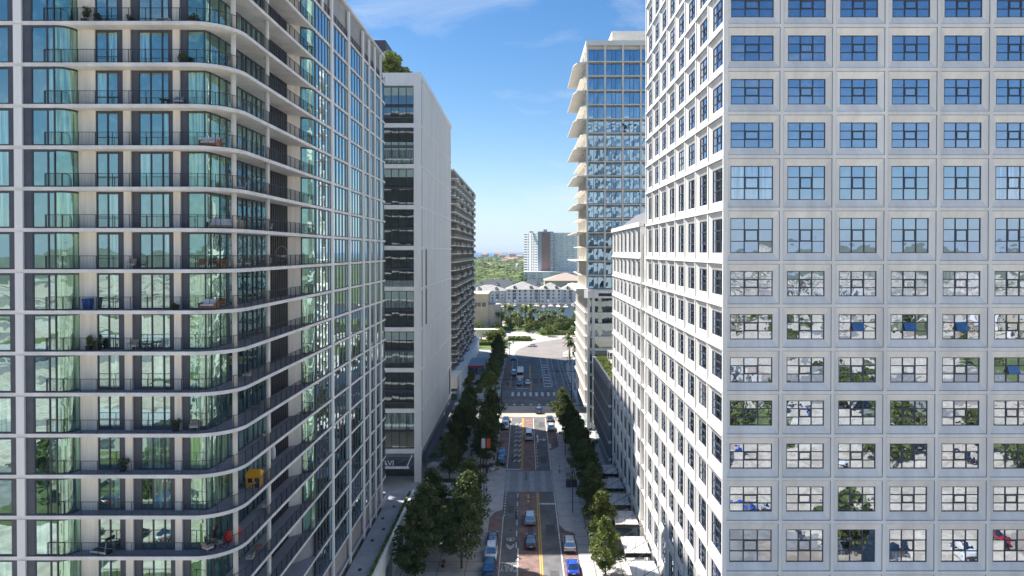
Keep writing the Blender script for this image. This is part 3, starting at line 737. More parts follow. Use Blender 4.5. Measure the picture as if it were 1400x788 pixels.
for x, y in ((-22.6, 97), (-22.2, 88), (-22.8, 105), (-22.0, 110), (-21.8, 101)):
    mb = MB(); mb.box(x-.2, x+.2, y-.25, y+.25, ZT, ZT+0.12); part("roof_drain", mb.mesh("roof_drain", [M["black"]]), ter, world=True)
def leafball(mb, c, rx, ry, rz, n, s, rnd, m=0):
    for _ in range(n):
        while True:
            p = Vector((rnd.uniform(-1,1), rnd.uniform(-1,1), rnd.uniform(-1,1)))
            if 0.25 < p.length < 1: break
        p = Vector((c[0]+p.x*rx, c[1]+p.y*ry, c[2]+p.z*rz))
        a = Vector((rnd.gauss(0,1), rnd.gauss(0,1), rnd.gauss(0,1))).normalized(); b = a.orthogonal().normalized(); cc = a.cross(b)
        q = s * rnd.uniform(0.6, 1.3)
        mb.face([p + b*q, p + cc*q*0.7, p - b*q, p - cc*q*0.7], m)
def hedge(name, label, x0, x1, y0, y1, z0, z1, n, s=0.16, m="leaf2", seed=1, cat="hedge", box=True):
    mb = MB(); rnd = random.Random(seed)
    if box: mb.box(x0+.1, x1-.1, y0+.1, y1-.1, z0, z1-0.1, 1)
    for _ in range(n):
        p = Vector((rnd.uniform(x0,x1), rnd.uniform(y0,y1), z0 + (z1-z0)*rnd.uniform(0.3,1.15)))
        a = Vector((rnd.gauss(0,1), rnd.gauss(0,1), rnd.gauss(0,1))).normalized(); b = a.orthogonal().normalized(); cc = a.cross(b); q = s*rnd.uniform(.6,1.4)
        mb.face([p+b*q, p+cc*q*.7, p-b*q, p-cc*q*.7], 0)
    return solo(name, mb, [M[m], M["hedge"]], label, cat, loc=(0,0,0))
hedge("terrace_planting", "strip of shrubs and trailing plants along the white parapet of the left podium terrace", -20.42, -20.0, 62, 115, ZT, ZT+0.7, 5200, 0.13, "leaf2", 3)

# ---- balcony things
def bz(n): return zf(n) + 0.0
def chair(label, x, y, z, rz, m="wicker", w=0.6, cat="chair", group=None):
    t = thing("balcony_chair", label, cat, (x, y, z), rz, group)
    a = MB(); a.box(-w/2, w/2, -0.3, 0.3, 0.32, 0.44); part("seat", a.mesh("seat", [M["cush"] if m != "wood" else M["wood"]]), t)
    a = MB(); a.loft([[(-w/2,0.24,0.44),(w/2,0.24,0.44),(w/2,0.30,0.44),(-w/2,0.30,0.44)],[(-w/2,0.36,0.85),(w/2,0.36,0.85),(w/2,0.42,0.85),(-w/2,0.42,0.85)]], smooth=False); part("backrest", a.mesh("backrest", [M[m]]), t)
    lg = MB(); lg.tube((0,0,0), (0,0,0.33), 0.025, n=5); lm = lg.mesh("leg", [M[m]])
    for sx in (-1,1):
        for sy in (-.26, .26): part("leg", lm, t, (sx*(w/2-0.04), sy, 0))
    for sx in (-1,1):
        a = MB(); a.box(sx*w/2-0.03, sx*w/2+0.03, -0.3, 0.3, 0.56, 0.61); a.box(sx*w/2-0.02, sx*w/2+0.02, -0.3, -0.26, 0.3, 0.559); part("armrest", a.mesh("armrest", [M[m]]), t)
    return t
def sofa(label, x, y, z, rz, w=1.7, m="wicker", name="balcony_sofa"):
    t = thing(name, label, "sofa", (x, y, z), rz)
    a = MB(); a.box(-w/2, w/2, -0.35, 0.35, 0.10, 0.32); a.box(-w/2, w/2, 0.3, 0.42, 0.32, 0.8); part("frame", a.mesh("frame", [M[m]]), t)
    for k in range(2):
        a = MB(); a.box(-w/2+.08+k*(w/2-.06), -0.04+k*(w/2-.06), -0.33, 0.26, 0.32, 0.47); part("seat_cushion", a.mesh("seat_cushion", [M["cush"]]), t)
        a = MB(); a.box(-w/2+.08+k*(w/2-.06), -0.04+k*(w/2-.06), 0.12, 0.3, 0.47, 0.85); part("back_cushion", a.mesh("back_cushion", [M["cush"]]), t)
    for sx in (-1,1):
        a = MB(); a.box(sx*(w/2+.04)-.04, sx*(w/2+.04)+.04, -0.36, 0.42, 0.05, 0.58); part("armrest", a.mesh("armrest", [M[m]]), t)
    return t
def table(label, x, y, z, m="wood", rr=0.45, h=0.7):
    t = thing("balcony_table", label, "table", (x, y, z))
    a = MB(); a.tube((0,0,h), (0,0,h+0.04), rr, n=18); part("tabletop", a.mesh("tabletop", [M[m]]), t)
    lg = MB(); lg.tube((0,0,0), (0,0,h), 0.03, n=5); lm = lg.mesh("leg", [M[m]])
    for k in range(3): part("leg", lm, t, (0.3*rr/.45*math.cos(k*2.1), 0.3*rr/.45*math.sin(k*2.1), 0))
    return t
# floor -1 (y 369): orange chairs, table, loungers, hanging egg chair;  floor 0 (y 312) white sofa
yb = 54.6
chair("orange wooden armchair at the left of the busy balcony with the hanging chair", gx(277,yb), yb, bz(-1), 0.4, "wood")
chair("orange wooden armchair beside the round table next to the balcony column", -25.6, 55.6, bz(-1), -0.6, "wood")
table("round wooden table between the two orange armchairs on the balcony", gx(298,yb), yb, bz(-1))
chair("pale folding chair behind the railing just right of the rounded balcony corner", -25.2, 57.6, bz(-1), -1.3, "wicker", 0.7)
chair("pale reclining chair further along the balcony with the hanging chair", -25.2, 59.6, bz(-1), -1.0, "wicker", 0.7)
table("small dark table on the balcony beside the second column", -25.3, 63.3, bz(-1), "black", 0.4, 0.55)
chair("small grey chair next to the dark balcony table", -25.4, 64.8, bz(-1), -1.6, "steel")
t = thing("hanging_chair", "round hanging egg chair against the black slatted screen", "hanging chair", (-25.3, 68.3, bz(-1)))
a = MB()
for k in range(20):
    q0, q1 = R(k*18), R(k*18+18)
    a.tube((0.62*math.cos(q0),0.05,1.25+0.75*math.sin(q0)), (0.62*math.cos(q1),0.05,1.25+0.75*math.sin(q1)), 0.045, n=5)
part("hoop", a.mesh("hoop", [M["wicker"]]), t)
a = MB(); a.tube((0,0.05,2.0), (0,0.05,FH-0.31), 0.02, n=4); part("chain", a.mesh("chain", [M["black"]]), t)
a = MB(); a.loft([[(-.5,-.2,.85),(.5,-.2,.85),(.5,.25,.85),(-.5,.25,.85)],[(-.55,-.25,1.1),(.55,-.25,1.1),(.55,.3,1.1),(-.55,.3,1.1)]]); part("cushion", a.mesh("cushion", [M["cush"]]), t)
sofa("white cushioned sofa on the balcony above the hanging chair", -25.75, 55.7, bz(0), 0.5, 1.8)
sofa("white cushioned bench right of the round column, one balcony above the hanging chair", -25.2, 57.6, bz(0), -1.4, 1.6)
table("low dark table on the balcony above the hanging chair", -25.2, 62.6, bz(0), "black", 0.6, 0.4)
chair("grey lounge chair on the balcony above the hanging chair", -25.2, 64.6, bz(0), -1.5, "steel", 0.7)
sofa("brown wicker two seat sofa with a patterned cushion on the rounded balcony corner", gx(285,yb), yb+.05, bz(-2), 0.0, 1.3, "wood")
chair("brown armchair with white cushions beside the wicker sofa", -25.9, 55.6, bz(-2), -0.3, "wood", 0.7)
sofa("grey outdoor sofa with orange tint in the upper balcony corner", gx(288,yb), yb+.05, bz(2), 0.0, 1.5, "wood")
table("small low table beside the grey sofa in the upper balcony corner", -25.8, 55.7, bz(2), "black", 0.4, 0.45)
chair("light wooden chair in front of the second pier, balcony row level with the hanging chair", gx(180,54.4), 54.4, bz(-1), 0.2, "wicker", 0.5)
chair("pale wicker armchair on the lower corner balcony near the red chairs", gx(282,yb), yb, bz(-8), 2.6, "wicker", 0.75)
chair("green-grey armchair on the lower corner balcony beside the bicycle", -26.1, 55.5, bz(-8), 2.9, "wicker", 0.75)
for k, (xx, yy) in enumerate(((-25.5,56.3),(-25.2,57.3))):
    t = thing("pod_chair", ["red rounded chair on the lower corner balcony, the nearer of two", "red rounded chair on the lower corner balcony, the farther of two"][k], "chair", (xx, yy, bz(-8)), 0.5, "red rounded balcony chairs")
    a = MB(); a.loft([[(rr*math.cos(q*math.pi/6), rr*math.sin(q*math.pi/6)+o, zz) for q in range(12)] for rr, zz, o in ((.16,.0,0),(.34,.25,0),(.38,.45,0),(.33,.65,.08),(.24,.85,.15),(.1,.95,.2))]); part("shell", a.mesh("shell", [M["red"]]), t)
    a = MB(); a.tube((0,-.05,.46),(0,-.05,.5),.26,n=12); part("seat", a.mesh("seat", [M["black"]]), t)
# yellow playhouse
t = thing("playhouse", "yellow plastic children's playhouse on the lower side balcony", "playhouse", (-25.0, 60.6, bz(-7)), 0.15)
a = MB(); a.box(-.6,.6,-.6,-.52,0,1.15); a.box(-.6,.6,.52,.6,0,1.15); a.box(-.6,-.52,-.52,.52,0,1.15); a.box(.52,.6,-.52,.52,0,1.15); part("wall", a.mesh("wall", [M["yellow"]]), t)
a = MB(); a.face([(-.7,-.7,1.12),(.7,-.7,1.12),(.5,0,1.55),(-.5,0,1.55)]); a.face([(.7,.7,1.12),(-.7,.7,1.12),(-.5,0,1.55),(.5,0,1.55)]); a.face([(-.7,-.7,1.12),(-.5,0,1.55),(-.7,.7,1.12)]); a.face([(.7,-.7,1.12),(.7,.7,1.12),(.5,0,1.55)]); part("roof", a.mesh("roof", [M["yellow"]]), t)
a = MB(); a.box(.15,.5,-.62,-.6,.02,.9); a.box(-.45,-.05,-.62,-.6,.5,.9); part("opening", a.mesh("opening", [M["black"]]), t)
a = MB(); a.tube((-.2,-.64,.4),(.3,-.64,.5),.05,n=5); part("trim", a.mesh("trim", [M["cush"]]), t)
# ladder chair frame (white umbrella base) next to it
t = thing("folded_parasol", "folded white parasol leaning against the dark slatted screen near the playhouse", "parasol", (-25.6, 66.6, bz(-7)), 0)
a = MB(); a.loft([[(.3*q*math.cos(k), .3*q*math.sin(k), z_) for k in (0,1.05,2.1,3.14,4.2,5.2)] for q, z_ in ((.35,.5),(1,.8),(.9,1.6),(.3,2.3))]); part("canopy", a.mesh("canopy", [M["cush"]]), t)
a = MB(); a.tube((0,0,0),(0,0,2.4),.03,n=5); part("pole", a.mesh("pole", [M["steel"]]), t)
# blue bin, treadmill, planters
def tapered(mb, w0, d0, w1, d1, z0, z1, m=0, x=0, y=0):
    mb.loft([[(x-w0,y-d0,z0),(x+w0,y-d0,z0),(x+w0,y+d0,z0),(x-w0,y+d0,z0)],[(x-w1,y-d1,z1),(x+w1,y-d1,z1),(x+w1,y+d1,z1),(x-w1,y+d1,z1)]], m, False)
t = thing("storage_bin", "bright blue lidded bin against the beige balcony wall", "bin", (gx(120,54.5), 54.45, bz(-2)))
a = MB(); tapered(a,.26,.22,.34,.28,0,.85); part("body", a.mesh("body", [M["blue"]]), t)
a = MB(); tapered(a,.36,.30,.32,.26,.851,.93); part("lid", a.mesh("lid", [M["blue"]]), t)
a = MB()
for k in (-.16,0,.16): a.box(k-.02,k+.02,-.31,-.27,.1,.8)
part("rib", a.mesh("rib", [M["blue"]]), t)
t = thing("treadmill", "black treadmill standing slanted on the balcony in front of the lower beige panel", "treadmill", (gx(138,54.4), 54.35, bz(-8)), -0.25)
a = MB(); a.box(-.9,.7,-.35,.35,.12,.24); part("deck", a.mesh("deck", [M["black"]]), t)
a = MB(); a.box(-.9,.7,-.38,-.352,.10,.27); a.box(-.9,.7,.352,.38,.10,.27); part("side_rail", a.mesh("side_rail", [M["cush"]]), t)
a = MB(); a.tube((.6,-.36,.2),(.8,-.36,1.25),.035,n=5); a.tube((.6,.36,.2),(.8,.36,1.25),.035,n=5); part("upright", a.mesh("upright", [M["steel"]]), t)
a = MB(); a.box(.68,.85,-.42,.42,1.2,1.42); part("console", a.mesh("console", [M["black"]]), t)
a = MB()
for x_ in (-.8,.6): a.box(x_-.06,x_+.06,-.3,.3,0,.119)
part("foot", a.mesh("foot", [M["black"]]), t)
t = thing("bicycle", "black bicycle leaning on the lower corner balcony glass", "bicycle", (gx(296,55), 55.0, bz(-8)), 0.3)
wh = MB()
for k in range(16): wh.tube((.33*math.cos(k*math.pi/8),0,.33+.33*math.sin(k*math.pi/8)),(.33*math.cos((k+1)*math.pi/8),0,.33+.33*math.sin((k+1)*math.pi/8)),.025,n=4)
wm_ = wh.mesh("wheel", [M["rubber"]])
part("wheel", wm_, t, (-.5,0,0)); part("wheel", wm_, t, (.5,0,0))
a = MB()
for p0, p1 in (((-.5,0,.33),(-.15,0,.8)),((-.15,0,.8),(.4,0,.85)),((.4,0,.85),(0,0,.35)),((0,0,.35),(-.15,0,.8)),((-.5,0,.33),(0,0,.35)),((.5,0,.33),(.38,0,.95))): a.tube(p0,p1,.022,n=5)
part("frame", a.mesh("frame", [M["black"]]), t)
a = MB(); a.tube((.36,-.25,.98),(.36,.25,.98),.018,n=4); part("handlebar", a.mesh("handlebar", [M["steel"]]), t)
a = MB(); tapered(a,.13,.07,.1,.05,.86,.92,x=-.18); part("saddle", a.mesh("saddle", [M["black"]]), t)
def potted(label, px, n, h, seed, y=54.4, x=None, m="leaf", name="potted_plant"):
    t = thing(name, label, "plant", (gx(px, y) if x is None else x, y, bz(n)))
    a = MB(); tapered(a,.16,.16,.22,.22,0,.4); part("pot", a.mesh("pot", [M["black"]]), t)
    a = MB(); rnd = random.Random(seed); a.tube((0,0,.4),(0.03,0,h*.8),.02,n=4,m=1)
    for k in range(6): leafball(a,(rnd.gauss(0,.14),rnd.gauss(0,.12),h*rnd.uniform(.5,1)),.22,.2,.25,70,.07,rnd)
    part("foliage", a.mesh("foliage", [M[m], M["bark"]]), t); return t
potted("tall bushy plant in front of the beige panel on the top left balcony", 118, 5, 1.35, 1)
potted("second dark plant beside the window on the top left balcony", 135, 5, .8, 2)
potted("small conical plant at the left edge of the top corner balcony glass", 264, 5, .75, 3)
potted("low dark plant right of the pier on the top balcony", 183, 5, .5, 8)
potted("tall leafy plant in a dark pot before the lower beige panel", 121, -3, 1.2, 4, m="leaf2")
potted("short dark plant beside the tall leafy one", 132, -3, .7, 5)
potted("small plant at the foot of the second pier", 240, -2, .35, 6)
t = thing("balcony_bench", "low white slatted bench behind the top balcony railing", "bench", (gx(225,54.3), 54.3, bz(5)))
a = MB()
for k in range(4): a.box(-.55,.55,-.2+.11*k,-.12+.11*k,.38,.42)
part("seat", a.mesh("seat", [M["cush"]]), t); a = MB(); a.box(-.55,-.5,-.2,.2,0,.379); a.box(.5,.55,-.2,.2,0,.379); part("leg", a.mesh("leg", [M["cush"]]), t)

clut = [(3,'chair',-28.6,54.5,0.3,"grey chair near the second pier, four floors above the hanging chair"),(3,'table',-29.8,54.5,0,"low table between piers, four floors above the hanging chair"),
 (1,'chair',-25.2,58.5,-1.4,"pale chair past the rounded corner, two floors above the hanging chair"),(4,'chair',-25.3,64,-1.2,"grey chair by the second column, five floors above the hanging chair"),
 (-3,'chair',-32.5,54.5,.2,"pale chair by the second window, two floors below the hanging chair"),(-3,'table',-31.2,54.4,0,"small table by the sliding door, two floors below the hanging chair"),
 (-4,'chair',-25.2,59.5,-1.5,"pale chair on the side balcony three floors below the hanging chair"),(-5,'chair',-27.5,54.6,.2,"pale chair before the corner glass, four floors below the hanging chair"),
 (-5,'table',-25.3,62,0,"dark side balcony table four floors below the hanging chair"),(-6,'chair',-25.3,64.2,-1.5,"grey chair on the side balcony one floor above the playhouse"),
 (-9,'chair',-25.2,60,-1.5,"pale chair on the side balcony two floors below the playhouse"),(-9,'table',-25.3,62,0,"brown side balcony table two floors below the playhouse"),(-8,'chair',-25.2,63.5,-1.3,"grey chair on the side balcony one floor below the playhouse")]
for n_, k_, x_, y_, r_, lb in clut:
    if k_ == 'chair': chair(lb, x_, y_, bz(n_), r_, "steel" if "grey" in lb else "wicker", .65)
    else: table(lb, x_, y_, bz(n_), "wood" if "brown" in lb else "black", .4, .5)
for x_, n_, h_, sd, lb in ((-31.9,3,1.0,51,"leafy pot plant between the windows, four floors above the hanging chair"),(-28.2,4,.9,52,"dark pot plant beside the corner panel, five floors above the hanging chair"),(-33.4,-6,1.1,53,"pot plant beside the beige panel, one floor above the playhouse"),(-29.0,-5,.8,54,"small pot plant at the third pier, four floors below the hanging chair")):
    potted(lb, 0, n_, h_, sd, x=x_, y=54.5, m="leaf2" if "leafy" in lb else "leaf")

# ================================================================== FLUTED OFFICE BLOCK
B2X, B2Y, B2E = -21.6, 136.0, 192.6
fl = thing("fluted_office_block", "pale office block with a finely fluted blank wall towards the street", "office building", (B2X, B2Y, 0))
zt = 84.8; spl = [6.6 + 8.43*k for k in range(9)]
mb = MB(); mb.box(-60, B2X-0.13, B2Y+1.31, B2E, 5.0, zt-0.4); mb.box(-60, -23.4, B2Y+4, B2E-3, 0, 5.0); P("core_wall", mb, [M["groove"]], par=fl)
mb = MB(); mb.box(B2X-1.4, B2X, B2Y, B2Y+1.3, 0.1, zt-2.6); P("corner_column", mb, [M["flute"]], par=fl)
mb = MB(); mb.box(-60, B2X-1.001, B2Y-0.1, B2Y+1.0, zt-2.6, zt); mb.box(B2X-1.0, B2X+0.05, B2Y-0.1, B2Y+1.3, zt-2.6, zt-1.001); mb.box(B2X-1.0, B2X+0.15, B2Y-0.1, B2E+0.1, zt-1.0, zt+0.12); P("roof_band", mb, [M["flute"]], par=fl)
for z in spl:
    mb = MB(); mb.box(-60, B2X-1.4, B2Y-0.05, B2Y+0.9, z-0.45, z+0.42); P("spandrel", mb, [M["flute"]], par=fl)
    mb = MB(); mb.box(B2X-0.52, B2X+0.10, B2Y+0.02, B2E, z-0.16, z+0.16); P("string_course", mb, [M["flute"]], par=fl)
fin = MB(); fin.loft([[(-0.14, -.60, 6.75), (0.02, -0.54, 6.75), (0.02, 0.54, 6.75), (-0.14, .60, 6.75)], [(-0.14, -.60, zt-1), (0.02, -0.54, zt-1), (0.02, 0.54, zt-1), (-0.14, .60, zt-1)]], smooth=False)
fin_me = fin.mesh("fin", [M["flute"]])
for k in range(24):
    y = B2Y + 3.6 + k*2.24
    if k == 2:
        for (z0, z1) in ((6.76, 31.5), (48.8, zt-1)):
            f2 = MB(); f2.loft([[(-0.14,-.60,z0),(0.02,-.54,z0),(0.02,.54,z0),(-0.14,.60,z0)],[(-0.14,-.60,z1),(0.02,-.54,z1),(0.02,.54,z1),(-0.14,.60,z1)]], smooth=False)
            part("fin", f2.mesh("fin", [M["flute"]]), fl, (B2X, y, 0), world=True)
        for ya, yb_ in ((B2Y+1.7, B2Y+2.7), (y-1.1, y+.9)):
            for za, zb in ((32.1, 39.7), (40.6, 48.2)):
                mb = MB(); mb.box(B2X-0.3, B2X-0.03, ya, yb_, za, zb); P("slot_window", mb, [M["black"]], par=fl)
    else: part("fin", fin_me, fl, (B2X, y, 0), world=True)
mb = MB(); mb.box(B2X-0.45, B2X+0.07, B2E-6, B2E-3.5, 7.2, 14.4); P("slot_window", mb, [M["black"]], par=fl)
# front glazing in each double floor
w1 = MB(); p1 = MB()
xx = [B2X-1.45 - 1.55*k for k in range(18)]
def glz(z0, z1):
    fr = MB(); pn = MB(); rnd = random.Random(int(z0*10))
    for x in xx: fr.box(x-.05, x+.05, B2Y+.35, B2Y+.5, z0, z1)
    fr.box(xx[-1], xx[0], B2Y+.36, B2Y+.49, z0, z0+.12)
    for a_, b_ in zip(xx, xx[1:]):
        tl = rnd.gauss(0,.01); pn.face([(b_,B2Y+.45,z0),(a_,B2Y+.45+tl,z0),(a_,B2Y+.45,z1),(b_,B2Y+.45-tl,z1)])
    return fr.mesh("window", [M["black"]]), pn.mesh("pane", [M["gdark"]])
gA = glz(0.55, 3.75); gB = glz(4.25, 7.88)
rl = MB(); rl.box(-48, B2X-1.5, B2Y-.02, B2Y+.03, 1.6, 1.68); rl.box(-48, B2X-1.5, B2Y-.0, B2Y+.02, .6, 1.6, 1)
rl_me = rl.mesh("balustrade", [M["steel"], M["gdark"]])
blind = MB()
for a_, b_ in list(zip(xx, xx[1:]))[:7]: blind.box(b_+.08, a_-.08, B2Y+.40, B2Y+.43, 6.2, 7.8)
bl_me = blind.mesh("roller_blind", [mat("pale_blind", (0.36,0.46,0.43), 0.8)])
for i, z in enumerate(spl):
    for g_ in (gA, gB):
        f = P("window", g_[0], None, z, par=fl); part("pane", g_[1], f)
    mb = MB(); mb.box(-48, B2X-1.42, B2Y+.3, B2Y+.55, 3.8, 4.15); P("mid_floor_edge", mb, [M["dark"]], z, par=fl)
    if i in (1,2,4,7,8): P("balustrade", rl_me, None, z, par=fl)
    if i in (8,7,6,3,2): P("roller_blind", bl_me, None, z if i != 7 else z-2.8, par=fl)
# ground floor and canopy with the lettering
mb = MB(); mb.box(-48, -23.3, B2Y+3.8, B2Y+4.0, 0.1, 6.0); P("shopfront", mb, [M["gdark"]], par=fl)
mb = MB(); mb.box(-46, -23.6, B2Y-2.6, B2Y-0.1, 3.9, 4.15); P("entrance_canopy", mb, [M["dark"]], par=fl)
mb = MB(); mb.box(-46, -23.6, B2Y-2.72, B2Y-2.601, 3.85, 4.3); mb.tube((-24,B2Y-2.6,4.3),(-23.4,B2Y-.2,5.9),.1,n=4); P("canopy_edge", mb, [M["white_b"]], par=fl)
let = solo("sign_lettering", text_mesh("DAVI", 1.55, mat("sign_white", (0.8,0.8,0.8), 0.5), 0.06), None, "white raised letters standing on the entrance canopy under the fluted block", "sign lettering", loc=(-28.4, B2Y-2.66, 4.9), rz=0); let.rotation_euler = (R(90), 0, 0)
mb = MB(); mb.box(-80, -31.7, 150, 169, zt-.3, 96); P("roof_plant_room", mb, [M["dark"]], par=fl)
# side canopies / planters at foot of the fluted wall
for k in range(8):
    y = 140 + k*6.6
    t = thing("pavement_umbrella", "green and white square cafe umbrella under the fluted wall, the %s from the corner" % ("first second third fourth fifth sixth seventh last".split()[k]), "umbrella", (-19.5, y, .15), 0, "cafe umbrellas along the fluted wall")
    a = MB()
    for q in range(4):
        c0 = [(-1.3,-1.3),(1.3,-1.3),(1.3,1.3),(-1.3,1.3)][q]; c1_ = [(-1.3,-1.3),(1.3,-1.3),(1.3,1.3),(-1.3,1.3)][(q+1)%4]
        a.face([(*c0,2.5),(*c1_,2.5),(0,0,3.0)]); a.face([(*c0,2.5),(*c1_,2.5),(*c1_,2.35),(*c0,2.35)])
    part("canopy", a.mesh("canopy", [M["greenp"] if k % 2 else M["roofw"]]), t)
    a = MB(); a.tube((0,0,0),(0,0,2.95),.04,n=5); a.tube((0,0,0),(0,0,.08),.35,n=10); part("pole", a.mesh("pole", [M["steel"]]), t)
mb = MB(); mb.box(B2X, B2X+1.3, 138.5, 191, 4.3, 4.5); P("side_canopy", mb, [M["dark"]], par=fl)

# ================================================================== TALL CREAM TOWER (far right)
T4X, T4Y, T4E = 16.3, 176.0, 208.0
t4 = thing("condo_tower", "tall cream apartment tower with blade-like balconies against the sky", "apartment tower", (T4X, T4Y, 0))
lv = [37.9 + 3.79*k for k in range(17)]; top = 104.2
mb = MB(); mb.box(T4X+.9, T4X+30, T4Y+1.0, T4E, 0.1, top-.5); P("core_wall", mb, [M["cream"]], par=t4)
mb = MB(); mb.box(T4X-.1, T4X+30, T4Y-.25, T4E+1, top-1.3, top); P("roof_slab", mb, [M["cream"]], par=t4)
mb = MB(); mb.box(T4X+7.5, T4X+28, T4Y+5, T4E-4, top, top+4.2); mb.box(T4X+15, T4X+19, T4Y+4.85, T4Y+5, top+1.3, top+2.8); P("roof_penthouse", mb, [M["cream"]], par=t4)
def edge_slab(xo, ye=T4E-4):
    mb = MB(); mb.prism([(T4X+30, T4Y-.35), (T4X+30, T4Y+1.2), (T4X+1, T4Y+1.2), (T4X+1, ye+.6), (xo+.6, ye+.6), (xo, ye), (xo, T4Y+4.0), (xo+.8, T4Y+1.2), (T4X+.3, T4Y-.35)], -0.16, 0.12); return mb.mesh("floor_slab", [M["cream"]])
sl_e, sl_o = edge_slab(13.1), edge_slab(15.0)
bayw = 4.78
def t4win(w, h):
    fr = MB(); pn = MB()
    for x in (0, w*0.36, w*0.62, w): fr.box(x-.05, x+.05, -.05, .1, 0, h)
    fr.box(0.05, w-.05, -.04, .09, 0, .1); fr.box(0.05, w-.05, -.04, .09, h-.1, h)
    pn.face([(0,.02,0),(w*.36,.05,0),(w*.36,.02,h),(0,.03,h)]); pn.face([(w*.36,.03,0),(w*.62,.02,0),(w*.62,.05,h),(w*.36,.03,h)]); pn.face([(w*.62,.02,0),(w,.04,0),(w,.03,h),(w*.62,.03,h)])
    return fr.mesh("window", [M["frame"]]), pn.mesh("pane", [M["gt4"]])
wA = t4win(4.26, 3.1); wS = t4win(3.4, 2.7)
for x in [T4X + 0.0] + [T4X + 4.75 + bayw*k for k in range(5)]:
    mb = MB(); mb.box(x, x+.5, T4Y-.08, T4Y+1.0, 38.2, top-1.3); P("column", mb, [M["cream"]], par=t4)
glb = MB(); glb.box(T4X+.5, T4X+28, T4Y-.3, T4Y-.26, .24, 1.2); glb_me = glb.mesh("glass_balustrade", [glass("clear_rail_glass", (0.8,0.95,1), 0.3, (0.05,0.09,0.10))])
for i, z in enumerate(lv):
    P("floor_slab", sl_e if i % 2 == 0 else sl_o, None, z, par=t4)
    for b in range(5):
        f = part("window", wA[0], t4, (T4X + .5 + bayw*b, T4Y+.35, z+.2), world=True); part("pane", wA[1], f)
    for b in range(5):
        f = part("window", wS[0], t4, (T4X + .85, T4Y + 5.2 + 5.8*b, z+.3), -math.pi/2, world=True); part("pane", wS[1], f)
    mb = MB()
for y in [T4Y + 1.2 + 5.8*k for k in range(6)]:
    mb = MB(); mb.box(T4X+.15, T4X+.95, y-.3, y+.3, 38.2, top-1.3); P("side_column", mb, [M["cream"]], par=t4)
# podium
mb = MB(); mb.prism([(T4X+30,T4Y-1.2),(T4X+30,T4E+6),(T4X-.6,T4E+6),(T4X-.6,T4Y+.2),(T4X+.4,T4Y-1.2)], 35.6, 37.7); P("podium_cap", mb, [M["white"]], par=t4)
mb = MB(); mb.box(T4X+.6, T4X+30, T4Y+.6, T4E+5, 0.1, 35.6); P("podium_core", mb, [M["gdark"]], par=t4)
mb = MB(); mb.box(T4X+3.2, T4X+6.8, T4Y-1.24, T4Y-1.2, 36.1, 36.9); P("louvre", mb, [M["black"]], par=t4)
for z, h in ((31.6,.25),(28.6,.45),(25.2,.25),(22.0,.5),(18.4,.3),(15.2,.5),(10.8,.4),(6.6,.5)):
    mb = MB(); mb.prism([(T4X+30,T4Y-.3),(T4X+30,T4E+5.5),(T4X-.3,T4E+5.5),(T4X-.3,T4Y+1.2),(T4X+1.2,T4Y-.3)], z-h, z+h*.2); P("podium_band", mb, [M["white"]], par=t4)
for k in range(20):
    y = T4Y + 2 + k*1.75
    mb = MB(); mb.box(T4X-.05, T4X+.55, y-.35, y+.35, 6.6, 35.6); P("podium_fin", mb, [M["cream"]], par=t4)
for x in (T4X+.3, T4X+1.6, T4X+7.3, T4X+13, T4X+18.7):
    mb = MB(); mb.box(x, x+.75, T4Y, T4Y+.7, 0.1, 35.6); P("podium_column", mb, [M["white"]], par=t4)
potted("dark round plant on a high balcony of the cream tower, the right one", 855, 0, 2.2, 21, y=T4Y+.1, x=gx(854,T4Y)); bpy.data.objects["potted_plant.007"].location.z = lv[11] + .22 if "potted_plant.007" in bpy.data.objects else 0
for o in list(bpy.data.objects):
    if o.get("label", "").startswith("dark round plant on a high"): o.location.z = lv[11] + .23; o.location.y = T4Y - .02; o.scale = (1.6,1.3,1)
# ================================================================== LOW GREY BLOCK WITH ROOF GARDEN
t5 = thing("garden_roof_block", "low grey finned block with a green roof garden between the white wing and cream tower", "building", (17.5, 138, 0))
mb = MB(); mb.box(18.1, 45, 138, 169.5, 0.1, 20.0); P("wall", mb, [M["gdark"]], par=t5)
mb = MB(); mb.box(17.4, 18.1, 138, 169.8, 19.2, 20.9); mb.box(18.1, 45, 169.5, 169.8, 19.2, 20.9); P("parapet", mb, [M["grey"]], par=t5)
for z in (15.4, 11.6, 7.8, 4.2):
    mb = MB(); mb.box(17.55, 18.1, 138, 169.6, z-.2, z+.2); P("floor_band", mb, [M["flute"]], par=t5)
fm = MB(); fm.box(-.6, .05, -.28, .28, 4.2, 19.2); fme = fm.mesh("fin", [M["grey"]])
for k in range(20): part("fin", fme, t5, (18.1, 139 + k*1.6, 0), world=True)
mb = MB(); mb.box(18.1, 45, 138, 169.5, 20.0, 20.2); P("roof_deck", mb, [M["pave_l"]], par=t5)
hedge("roof_garden", "bright green planting along the edge of the grey block's roof", 18.3, 20.6, 141, 169, 20.2, 21.1, 2600, 0.3, "leaf2", 9, "roof garden")
t = thing("pergola", "white slatted pergola on the roof of the grey block", "pergola", (23, 163, 20.2))
a = MB()
for k in range(6): a.box(-2.4,2.4,-2+k*.8,-1.8+k*.8,2.9,3.05)
part("slat", a.mesh("slat", [M["white_b"]]), t); a = MB()
for x_ in (-2.3,2.3):
    for y_ in (-1.9,2.1): a.box(x_-.08,x_+.08,y_-.08,y_+.08,0,2.9)
part("post", a.mesh("post", [M["white_b"]]), t)

